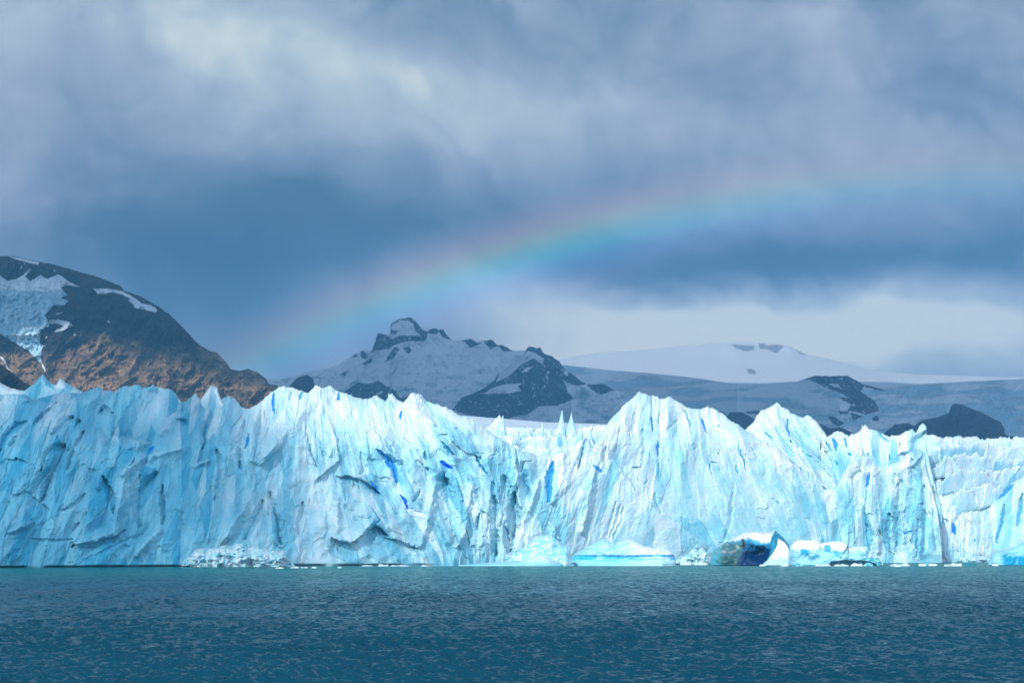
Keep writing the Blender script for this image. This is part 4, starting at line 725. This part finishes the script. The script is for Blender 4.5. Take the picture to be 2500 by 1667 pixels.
def mountain(name, x0, x1, step, crest, base_y, dcrest, run, rows, seed, rel, mat, snowf, tintf, label, jag=1.0, back=900, cat='mountain', kind='structure', smooth=28):
    px = np.arange(x0, x1+step, step); cy = interp(crest, px)+jag*(2.2*fbm(px/16, px*0, 4, seed+3)+facets(px/6, px*0+.5, seed+4, 1.2, 1.0)*.8)
    t = np.linspace(0, 1, rows)[:, None]; by = interp(base_y, px) if isinstance(base_y, list) else np.full(px.shape, float(base_y)); by = np.maximum(by, cy+4)
    PX = np.repeat(px[None], rows, 0); PY = by+(cy-by)*t
    kx = np.arange(-int(3*smooth/step), int(3*smooth/step)+1)*step; kw = np.exp(-(kx/smooth)**2); kw /= kw.sum()
    cs = np.convolve(np.pad(cy, len(kx)//2, mode='edge'), kw, 'valid'); off = (cy-cs)[None]
    dep = interp(dcrest, px)[None]-run*((PY-cs[None])-off*np.exp(-(PY-cy[None])/22))*(interp(dcrest, px)[None]/F)
    s = 1.0
    r = (fbm(PX/140, PY/120, 3, seed)*60+ridged((PX+PY*.5)/70, PY/90, 5, seed+1)*-55+facets((PX+8*fbm(PX/20, PY/20, 2, seed+7))/20, PY/13, seed+2, 1.2, 1.0)*7+ridged(PX/15, PY/17, 4, seed+5)*-11)*rel
    dep = dep+r*sstep(1.0, .93, t)*.8+r*.2
    V = world_at(PX, PY, dep)
    VB = []
    for i in range(1, 6):
        u = i/5; p = V[-1].copy(); p[:, 1] += back*u; p[:, 2] *= (1-.75*u); VB.append(p)
    V = np.concatenate([V, VB], 0)
    sn = snowf(PX, PY); tn = tintf(PX, PY)
    sn = np.concatenate([sn, np.repeat(sn[-1:], 5, 0)], 0); tn = np.concatenate([tn, np.repeat(tn[-1:], 5, 0)], 0)
    o = grid_mesh(name, V, mat, {'snow': sn, 'tint': tn})
    tag(o, label, cat, kind=kind)
    return o, PX, PY, dep
def ones_tint(PX, PY): return np.ones(PX.shape+(3,))
def pack(a, b): return np.stack([a, b, a*0], -1)

# --- rocky mountain on the left, 5 km away
LM = P(1, [(-900, 60), (-400, 70), (0, 85), (60, 83), (150, 95), (330, 135), (450, 155), (620, 205), (800, 255), (980, 325), (1020, 370), (1060, 380), (1180, 430), (1300, 500), (1400, 570), (1500, 670), (1600, 780), (1700, 855), (1780, 875), (1850, 950), (1890, 1010), (1960, 1025), (2040, 1008), (2120, 1040), (2180, 1090), (2200, 1130), (2310, 1150), (2500, 1230), (2700, 1330)])
HANG = P(1, [(-900, 150), (0, 245), (60, 285), (130, 275), (190, 240), (240, 188), (258, 192), (205, 255), (250, 290), (330, 240), (390, 272), (480, 233), (560, 290), (655, 338), (540, 325), (500, 345), (552, 400), (500, 428), (562, 452), (530, 485), (440, 488), (400, 535), (365, 570), (400, 620), (400, 660), (330, 690), (330, 810), (350, 825), (335, 900), (345, 965), (320, 950), (240, 870), (130, 800), (0, 720), (-900, 600)])
SNOWS = [P(1, [(765, 350), (880, 350), (1000, 372), (1060, 400), (1120, 440), (1160, 470), (1240, 490), (1285, 520), (1280, 547), (1200, 530), (1110, 512), (1090, 478), (1050, 450), (1065, 430), (1000, 402), (920, 380), (840, 397), (800, 397)]),
 P(1, [(400, 610), (480, 604), (580, 628), (598, 655), (530, 692), (440, 712), (455, 690), (525, 662), (480, 640), (400, 640)]), P(1, [(450, 572), (470, 548), (512, 545), (490, 562)]), P(1, [(70, 88), (150, 100), (230, 118), (325, 140), (312, 157), (200, 130), (120, 108)]),
 P(1, [(330, 800), (375, 825), (340, 822)]), P(1, [(876, 612), (890, 612), (903, 632), (890, 632)]), P(1, [(440, 200), (458, 205), (448, 214)]), P(1, [(600, 730), (628, 722), (620, 736)]), P(1, [(368, 740), (385, 742), (378, 760)]), P(1, [(195, 148), (205, 140), (200, 158)]), P(1, [(180, 165), (172, 200), (168, 175)])]
FALLS = [P(1, [(0, 905), (20, 910), (45, 940), (60, 985), (82, 1035), (72, 1038), (48, 990), (32, 950), (8, 925)]), P(1, [(335, 955), (352, 960), (365, 1000), (385, 1045), (402, 1075), (392, 1075), (368, 1035), (345, 985)])]
def lm_snow(PX, PY):
    a = polymask(PX, PY, SNOWS+FALLS, 1.6, 301, 5.0); h = polymask(PX, PY, [HANG], 2.0, 305, 6.0)
    sp = (fbm(PX/3.0, PY/2.4, 3, 309) > .47)*(PY < 668)*(PX < 190); up = sstep(715, 708, PY+6*fbm(PX/30, PY/20, 2, 310))
    return pack(np.clip(a+h*up+sp*.8, 0, 1), h*(1-up))
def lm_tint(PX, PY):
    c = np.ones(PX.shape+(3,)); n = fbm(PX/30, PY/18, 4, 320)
    # cloud shade painted dark above, sunlit gold painted into the rock below
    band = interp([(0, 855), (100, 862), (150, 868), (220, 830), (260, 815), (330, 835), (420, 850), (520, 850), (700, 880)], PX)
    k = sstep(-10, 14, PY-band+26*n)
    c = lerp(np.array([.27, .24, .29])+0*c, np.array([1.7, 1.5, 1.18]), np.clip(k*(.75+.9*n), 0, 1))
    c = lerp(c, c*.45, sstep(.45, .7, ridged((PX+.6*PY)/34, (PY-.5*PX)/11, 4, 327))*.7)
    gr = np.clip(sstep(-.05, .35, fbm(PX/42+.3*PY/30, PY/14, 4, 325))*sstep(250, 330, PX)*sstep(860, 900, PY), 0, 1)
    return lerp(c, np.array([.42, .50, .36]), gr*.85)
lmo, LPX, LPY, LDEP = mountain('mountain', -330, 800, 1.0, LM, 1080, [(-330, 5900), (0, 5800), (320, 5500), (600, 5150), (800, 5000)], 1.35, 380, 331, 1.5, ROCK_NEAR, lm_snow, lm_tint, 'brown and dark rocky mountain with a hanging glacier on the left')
# hanging glacier: its own body of ice lying on the rock
hm = inside(LPX+2*fbm(LPX/6, LPY/6, 4, 305), LPY+1.4*fbm(LPX/6+50, LPY/6, 4, 314), HANG)
edge = np.ones(hm.shape)
hdep = LDEP*0+interp([(-330, 5900), (0, 5800), (320, 5500), (600, 5150), (800, 5000)], LPX)-1.35*(LPY-crest_line(LM, LPX, 0)) * 1.15
ic = pack(sstep(715, 707, LPY+6*fbm(LPX/30, LPY/20, 2, 310)), sstep(707, 715, LPY+6*fbm(LPX/30, LPY/20, 2, 310)))
hd = LDEP-16-facets(LPX/5, LPY/6, 341, 1.5, 1.5)*6*sstep(705, 730, LPY)
hg = grid_mesh('hanging_glacier', world_at(LPX, LPY, hd), ROCK_NEAR, {'snow': ic, 'tint': np.ones(LPX.shape+(3,))}, mask=hm)
hg.parent = lmo; hg['label'] = 'hanging glacier, white snow above and pale blue ice below'
# --- forested shoulder, nearer, its shade put into the near black colour
mountain('hillside', -500, 110, 1.0, P(1, [(-1600, 500), (-600, 800), (0, 972), (60, 1010), (100, 1045), (170, 1095), (250, 1152), (300, 1250), (360, 1400)]), 1080, [(-500, 3300), (110, 3150)], 1.2, 120, 351, .8, rock_material('shaded_forest_slope', (.012, .016, .014), (.022, .028, .02), (.008, .01, .01), .8, 2.0), lambda X, Y: pack(X*0, X*0), ones_tint, 'near black hillside in the lower left behind the ice', cat='hill')

# --- central peak, 12 km
CP = [(500, 960), (560, 940), (640, 925), (700, 922), (760, 905), (800, 898), (826, 890), (858, 870), (890, 852)]+P(6, [(760, 290), (800, 180), (870, 190), (880, 120), (930, 95), (1000, 88), (1040, 120), (1060, 150), (1100, 155), (1140, 150), (1190, 160), (1210, 185), (1245, 225), (1290, 225), (1360, 215), (1390, 235), (1440, 225), (1490, 220), (1520, 255), (1550, 250), (1610, 285), (1680, 290), (1710, 262), (1780, 272), (1800, 305), (1850, 320), (1890, 350), (1920, 390), (2000, 450), (2060, 490), (2160, 490), (2230, 525), (2330, 545), (2420, 600), (2520, 700)])
CROCK = [P(6, q) for q in ([(1000, 84), (1040, 116), (1062, 160), (1090, 172), (1140, 146), (1172, 168), (1150, 190), (1100, 182), (1084, 228), (960, 232), (900, 252), (860, 277), (790, 287), (740, 312), (708, 352), (760, 288), (800, 176), (842, 188), (890, 218), (930, 195), (1060, 197), (1022, 160), (1010, 120), (980, 106), (930, 102), (885, 132), (876, 160), (920, 168), (905, 190), (872, 180), (874, 118), (930, 90)],
 [(900, 263), (930, 280), (890, 340), (838, 356), (860, 318)], [(955, 270), (985, 258), (1005, 290), (980, 307)], [(1168, 160), (1200, 155), (1250, 228), (1215, 216), (1180, 200)], [(1285, 222), (1365, 210), (1392, 238), (1430, 240), (1360, 272), (1330, 240)], [(1436, 222), (1490, 214), (1530, 255), (1480, 280), (1450, 250)], [(1525, 258), (1560, 244), (1620, 288), (1560, 294)],
 [(1686, 302), (1715, 256), (1785, 268), (1805, 302), (1860, 318), (1910, 362), (1960, 420), (2070, 488), (2000, 500), (1920, 470), (1950, 540), (1985, 578), (1880, 620), (1780, 622), (1700, 672), (1580, 697), (1400, 690), (1245, 645), (1310, 568), (1390, 540), (1480, 488), (1535, 418), (1510, 482), (1590, 440), (1660, 373), (1740, 333), (1790, 372), (1805, 335), (1745, 300), (1712, 288)],
 [(2055, 486), (2160, 486), (2235, 525), (2140, 552), (2090, 520)], [(590, 540), (680, 478), (740, 490), (800, 468), (850, 500), (910, 530), (930, 575), (1010, 555), (1010, 660), (900, 700), (600, 700)], [(562, 432), (625, 403), (600, 442)], [(700, 367), (760, 333), (768, 350), (722, 377)], [(640, 312), (670, 303), (682, 325), (650, 327)], [(700, 285), (742, 308), (722, 342), (690, 320)], [(1690, 335), (1710, 330), (1700, 345)])]
CSNOW = [P(6, q) for q in ([(1385, 548), (1450, 540), (1490, 510), (1580, 488), (1685, 483), (1640, 500), (1670, 530), (1590, 545)], [(1660, 420), (1700, 388), (1740, 380), (1700, 415)], [(1920, 400), (1950, 420), (1945, 445), (1925, 430)], [(1820, 410), (1838, 415), (1830, 430)], [(785, 550), (830, 527), (830, 540), (800, 556)])]
def cp_snow(PX, PY):
    r = polymask(PX, PY, CROCK, 2.6, 361, 7.0); r = r*(ridged((PX-.7*PY)/14, (PY+.5*PX)/34, 5, 363) < .70+.4*sstep(.0, .3, fbm(PX/22, PY/22, 2, 366))); s = polymask(PX, PY, CSNOW, 1.8, 365, 5.0)
    sn = np.clip(1-r+s, 0, 1); icy = sstep(.0, .35, fbm(PX/40, PY/16, 4, 368))*.55*sstep(880, 960, PY)
    return pack(sn*(1-icy*(r < .5)), icy*(r < .5))
mountain('mountain', 500, 1570, 1.2, CP, 1100, [(500, 13500), (826, 12800), (1000, 12400), (1300, 12000), (1570, 11600)], 1.5, 240, 371, 2.0, ROCK_FAR, cp_snow, ones_tint, 'hazy blue snow peak with a jagged dark summit ridge', 1.6, 2500)
# dark nunatak and lower dark rocks
def no_snow(PX, PY): return pack((fbm(PX/5, PY/3, 3, 379) > .62)*.7, PX*0)
mountain('rock_outcrop', 695, 768, .8, P(6, [(240, 560), (265, 500), (310, 450), (370, 432), (410, 460), (395, 492), (410, 560)]), 1040, [(695, 9000), (768, 9000)], 1.2, 60, 381, .7, ROCK_FAR, no_snow, ones_tint, 'small dark rock island left of the snow peak', .5, 400, 'rock')
# --- white upper plateau of ice behind, lower strip
def ice_snow(PX, PY):
    r = polymask(PX, PY, IROCK, 2.6, 391, 7.0); s = polymask(PX, PY, ISNOW, 1.8, 395, 5.0); r = r*(ridged((PX-.9*PY)/12, (PY+.4*PX)/30, 5, 393) < .70+.4*sstep(.0, .3, fbm(PX/22, PY/22, 2, 396))); rr = np.clip(r-s, 0, 1)
    b1 = sstep(-.12, .25, fbm(PX/120+PY/60, PY/22, 4, 397)+.35*sstep(930, 1000, PY)*sstep(2050, 2350, PX)-.1)
    return pack((1-rr)*(1-b1*.9), (1-rr)*b1*.9)
IF_ = P(7, [(-250, 360), (-60, 322), (0, 328), (200, 350), (400, 365), (600, 385), (800, 415), (1000, 418), (1170, 408), (1260, 378), (1330, 380), (1430, 378), (1490, 410), (1650, 412), (1800, 422), (2000, 412), (2352, 395), (2900, 370)])
IROCK = [P(7, q) for q in ([(1180, 405), (1260, 374), (1330, 378), (1330, 388), (1240, 398)], [(1230, 402), (1340, 384), (1400, 374), (1450, 376), (1515, 430), (1500, 460), (1570, 508), (1600, 560), (1560, 572), (1520, 582), (1480, 566), (1430, 562), (1450, 530), (1380, 490), (1440, 496), (1400, 470), (1330, 445), (1280, 420)],
 [(1325, 588), (1370, 594), (1416, 630), (1380, 643), (1345, 617)], [(1448, 570), (1512, 590), (1460, 610)], [(1378, 560), (1430, 565), (1442, 576), (1390, 581)], [(1556, 600), (1585, 583), (1597, 612), (1565, 614)], [(1500, 420), (1560, 435), (1640, 458), (1600, 456), (1530, 440)], [(900, 565), (970, 560), (975, 580), (910, 575)])]
ISNOW = [P(7, q) for q in ([(1330, 420), (1380, 418), (1395, 440), (1360, 438)], [(1380, 388), (1410, 390), (1400, 400)], [(1450, 528), (1470, 524), (1465, 538)])]
mountain('icefield', 1290, 2900, 1.5, [(1290, 884)]+IF_[1:], 1110, [(1290, 15000), (1500, 13600), (1800, 10500), (2050, 9500), (2900, 9500)], 3.2, 240, 401, 1.1, ROCK_FAR, ice_snow, ones_tint, 'broad shaded ice field with dark rock streaks sloping down on the right', .25, 2500, 'ice field', smooth=80)
# dark hills standing in front of the ice field
mountain('mountain', 2090, 2480, 1.0, P(7, [(1480, 760), (1560, 720), (1620, 680), (1680, 630), (1750, 625), (1780, 640), (1820, 610), (1900, 595), (1960, 575), (1975, 530), (1990, 523), (2030, 530), (2130, 570), (2230, 620), (2250, 655), (2240, 680), (2300, 698), (2310, 760)]), 1120, [(2090, 7000), (2480, 7000)], 1.3, 110, 411, .8, ROCK_FAR, no_snow, ones_tint, 'dark rock pyramid rising behind the ice on the far right', .8, 700)
mountain('mountain', 1990, 2110, 1.0, P(7, [(1262, 640), (1290, 628), (1340, 653), (1400, 648), (1460, 678), (1520, 740)]), 1120, [(1990, 7200), (2110, 7200)], 1.3, 60, 421, .6, ROCK_FAR, no_snow, ones_tint, 'low dark ridge between the pleated peak and the leaning blades', .6, 500)
mountain('mountain', 1745, 1850, 1.0, P(7, [(738, 585), (760, 562), (790, 572), (800, 590), (820, 568), (880, 570), (940, 600), (965, 700)]), 1120, [(1745, 7600), (1850, 7600)], 1.3, 60, 431, .6, ROCK_FAR, no_snow, ones_tint, 'small dark rock between the big bright dome and the pleated peak', .6, 500)
ROCK_DOME = rock_material('far_snow', (.045, .05, .07), (.09, .09, .11), (.03, .035, .05), .7, .4, snow=(.70, .72, .74))
# bright far snow dome
DOME = P(7, [(-600, 330), (-100, 300), (100, 262), (350, 246), (600, 222), (820, 205), (1000, 208), (1120, 220), (1200, 262), (1300, 285), (1400, 308), (1550, 350), (1800, 372), (2200, 384), (3000, 395)])
DROCK = [P(7, q) for q in ([(815, 213), (870, 218), (945, 222), (945, 242), (900, 252), (850, 235)], [(965, 215), (990, 208), (1010, 222), (1060, 215), (1100, 222), (1060, 262), (1010, 240), (975, 240)], [(1160, 240), (1190, 248), (1210, 272), (1180, 262)], [(903, 345), (925, 340), (955, 355), (950, 370), (915, 370)], [(1325, 290), (1350, 293), (1340, 300)])]
mountain('mountain', 1100, 2900, 2.0, DOME, 960, [(1100, 17600), (2900, 17600)], 3.0, 110, 441, .15, ROCK_DOME, lambda X, Y: pack(1-polymask(X, Y, DROCK, 2.0, 445, 6.0)*.6, X*0), ones_tint, 'far bright snow dome half lost in cloud', .3, 2000, smooth=160)
# pale glacier plateau strip just behind the seracs
def plat(PX, PY): return pack(PX*0+.6, PX*0+.4)
mountain('icefield', 1050, 1600, 1.5, [(1050, 1012), (1130, 1014), (1230, 1022), (1330, 1030), (1450, 1034), (1600, 1040)], 1110, [(1050, 2600), (1600, 2600)], 8, 60, 451, .12, ROCK_FAR, plat, ones_tint, 'pale level strip of glacier behind the saddle spires', .3, 600, 'ice field')

# ------------------------------------------------------------------ rain clouds overhead, out of view, outlined to shade the mountains and left wall
m, n, b = material('cloud'); b.inputs['Base Color'].default_value = (.82, .85, .90, 1); b.inputs['Roughness'].default_value = 1.0; b.inputs['Specular IOR Level'].default_value = 0
CLOUD = m
def shadow_src(px, py, depth, H):
    p = world_at(px, py, depth); k = (H-p[2])/(-L[2]); return p-L*k
def cloud(outline, H, seed, label, thick=260, lump=250, n=70, mat=None):
    pts = np.array(outline, float); c = pts.mean(0)
    ang = np.linspace(0, 2*np.pi, 160, endpoint=False)
    # radial outline of the polygon
    R = []
    for a in ang:
        dx, dy = math.cos(a), math.sin(a); best = 0
        for i in range(len(pts)):
            x1, y1 = pts[i]-c; x2, y2 = pts[(i+1) % len(pts)]-c
            den = dx*(y2-y1)-dy*(x2-x1)
            if abs(den) < 1e-9: continue
            t_ = (x1*(y2-y1)-y1*(x2-x1))/den; u = (x1*dy-y1*dx)/den
            if t_ > 0 and 0 <= u <= 1: best = max(best, t_)
        R.append(best)
    R = np.array(R)
    v = np.linspace(0, np.pi, n)[:, None]; rad = np.sin(v)**.35
    X = c[0]+rad*R*np.cos(ang); Y = c[1]+rad*R*np.sin(ang)
    X = X+rad*lump*fbm(np.cos(ang)*2.5+0*v, np.sin(ang)*2.5+v*.5, 4, seed)*1.2; Y = Y+rad*lump*fbm(np.cos(ang)*2.5+9+0*v, np.sin(ang)*2.5+v*.5, 4, seed+3)*1.2
    Z = H+thick*np.cos(v)+np.where(np.cos(v) > 0, 1.0, .35)*lump*.5*fbm(X/lump/1.5, Y/lump/1.5, 4, seed+5)*np.sin(v)
    o = grid_mesh('cloud', np.stack([X, Y, Z], -1), mat or CLOUD, closed=True)
    return tag(o, label, 'cloud')
H1 = 4100
def gp(px, py, d): p = shadow_src(px, py, d, H1); return (p[0], p[1])
big = [gp(-600, 860, 5600), gp(0, 838, 5480), gp(150, 850, 5420), gp(250, 770, 5500), gp(400, 815, 5350), gp(560, 860, 5150), gp(760, 980, 5000), gp(1500, 1060, 5200), gp(2700, 1060, 5200), gp(3500, 1000, 9000), gp(3300, 900, 13000), gp(2000, 915, 13500), gp(1400, 840, 14500), gp(600, 840, 15000), gp(-1500, 800, 14500), gp(-1500, 800, 7000)]
cloud(big, H1, 501, 'wide grey rain cloud out of view overhead, shaped to shade the mountains')
m, n, b = material('thin_cloud'); n.n.remove(b); ou = n.n['Material Output']
tr = n.new('ShaderNodeBsdfTransparent'); df = n.new('ShaderNodeBsdfTranslucent'); df.inputs[0].default_value = (.9, .92, .96, 1)
geo = n.new('ShaderNodeNewGeometry'); dn = n.mapr(n.noise(geo.outputs['Position'], .011, 5, .6), .35, .62, .08, .30)
mx = n.new('ShaderNodeMixShader'); n.put(mx.inputs[0], dn); n.put(mx.inputs[1], tr.outputs[0]); n.put(mx.inputs[2], df.outputs[0]); n.put(ou.inputs[0], mx.outputs[0])
THIN = m
H2 = 1500
def gq(px, py, d): p = shadow_src(px, py, d, H2); return (p[0], p[1])

thin = [gq(-700, 1380, 640), gq(560, 1390, 650), gq(480, 1250, 700), gq(560, 1100, 710), gq(430, 940, 740), gq(300, 900, 900), gq(-900, 900, 900)]
cloud(thin, H2, 511, 'thin veil of cloud out of view overhead, added to dim the left of the ice wall', 40, 110, mat=THIN)

# ------------------------------------------------------------------ haze: blue air between the lake and the far peaks
bm_ = [(-13000, -60, -2), (13000, -60, -2), (13000, 18600, -2), (-13000, 18600, -2), (-13000, -60, 2300), (13000, -60, 2300), (13000, 18600, 2300), (-13000, 18600, 2300)]
me = bpy.data.meshes.new('haze'); me.from_pydata(bm_, [], [(0, 3, 2, 1), (4, 5, 6, 7), (0, 1, 5, 4), (1, 2, 6, 5), (2, 3, 7, 6), (3, 0, 4, 7)])
hz = bpy.data.objects.new('haze', me); COL.objects.link(hz); tag(hz, 'blue haze veiling the far mountains', 'haze', kind='stuff')
m = bpy.data.materials.new('haze'); m.use_nodes = True; n = NT(m.node_tree); n.n.clear(); out = n.new('ShaderNodeOutputMaterial')
pv = n.new('ShaderNodeVolumePrincipled'); pv.inputs['Color'].default_value = (.16, .57, 1.0, 1); pv.inputs['Density'].default_value = 6.7e-5; pv.inputs['Anisotropy'].default_value = 0.0
n.put(out.inputs['Volume'], pv.outputs[0]); me.materials.append(m)

# ------------------------------------------------------------------ rainbow: 42 degree arc about the antisolar point
RB_AZ = math.radians(13.4); RB_SUN = math.radians(30.9)
c0 = Vector((math.sin(RB_AZ)*math.cos(RB_SUN), math.cos(RB_AZ)*math.cos(RB_SUN), -math.sin(RB_SUN)))
e1 = Vector((0, 0, 1)).cross(c0).normalized(); e2 = c0.cross(e1).normalized()
RR = 30000; ths = np.linspace(math.radians(39.8), math.radians(42.9), 24); phs = np.linspace(-1.35, 1.35, 300)
V = np.zeros((24, 300, 3)); A_ = np.zeros((24, 300, 3))
for i, th in enumerate(ths):
    for j, ph in enumerate(phs):
        # ph 0 = top of the bow
        d = c0*math.cos(th)+(e2*math.cos(ph)+e1*math.sin(ph))*math.sin(th)
        V[i, j] = (d.x*RR, d.y*RR, d.z*RR+CAMH)
        A_[i, j] = (i/23, np.interp(1250+F*math.tan(math.atan2(d.x, d.y)), [380, 560, 800, 1100, 1350, 1700, 2100, 2500, 3200, 4500], [0, .45, .8, 1.0, .95, .62, .36, .26, .15, 0]) if d.y > 0.1 else 0, 0)
m = bpy.data.materials.new('rainbow_light'); m.use_nodes = True; n = NT(m.node_tree); n.n.clear(); out = n.new('ShaderNodeOutputMaterial')
s = n.new('ShaderNodeSeparateColor'); n.put(s.inputs[0], n.attr('bow'))
rc = n.ramp(s.outputs[0], [(0, (0, 0, 0)), (.16, (.025, .018, .07)), (.30, (.015, .07, .19)), (.43, (.01, .19, .23)), (.53, (.05, .20, .13)), (.62, (.15, .16, .05)), (.73, (.15, .075, .035)), (.86, (.065, .022, .018)), (1, (0, 0, 0))])
st = n.math('MULTIPLY', s.outputs[1], 1.2)
em = n.new('ShaderNodeEmission'); n.put(em.inputs[0], rc); n.put(em.inputs[1], st)
tr = n.new('ShaderNodeBsdfTransparent'); ad = n.new('ShaderNodeAddShader'); n.put(ad.inputs[0], em.outputs[0]); n.put(ad.inputs[1], tr.outputs[0]); n.put(out.inputs[0], ad.outputs[0])
rb = grid_mesh('rainbow', V, m, {'bow': A_}); tag(rb, 'soft rainbow arching from the left mountain up to the right', 'rainbow')
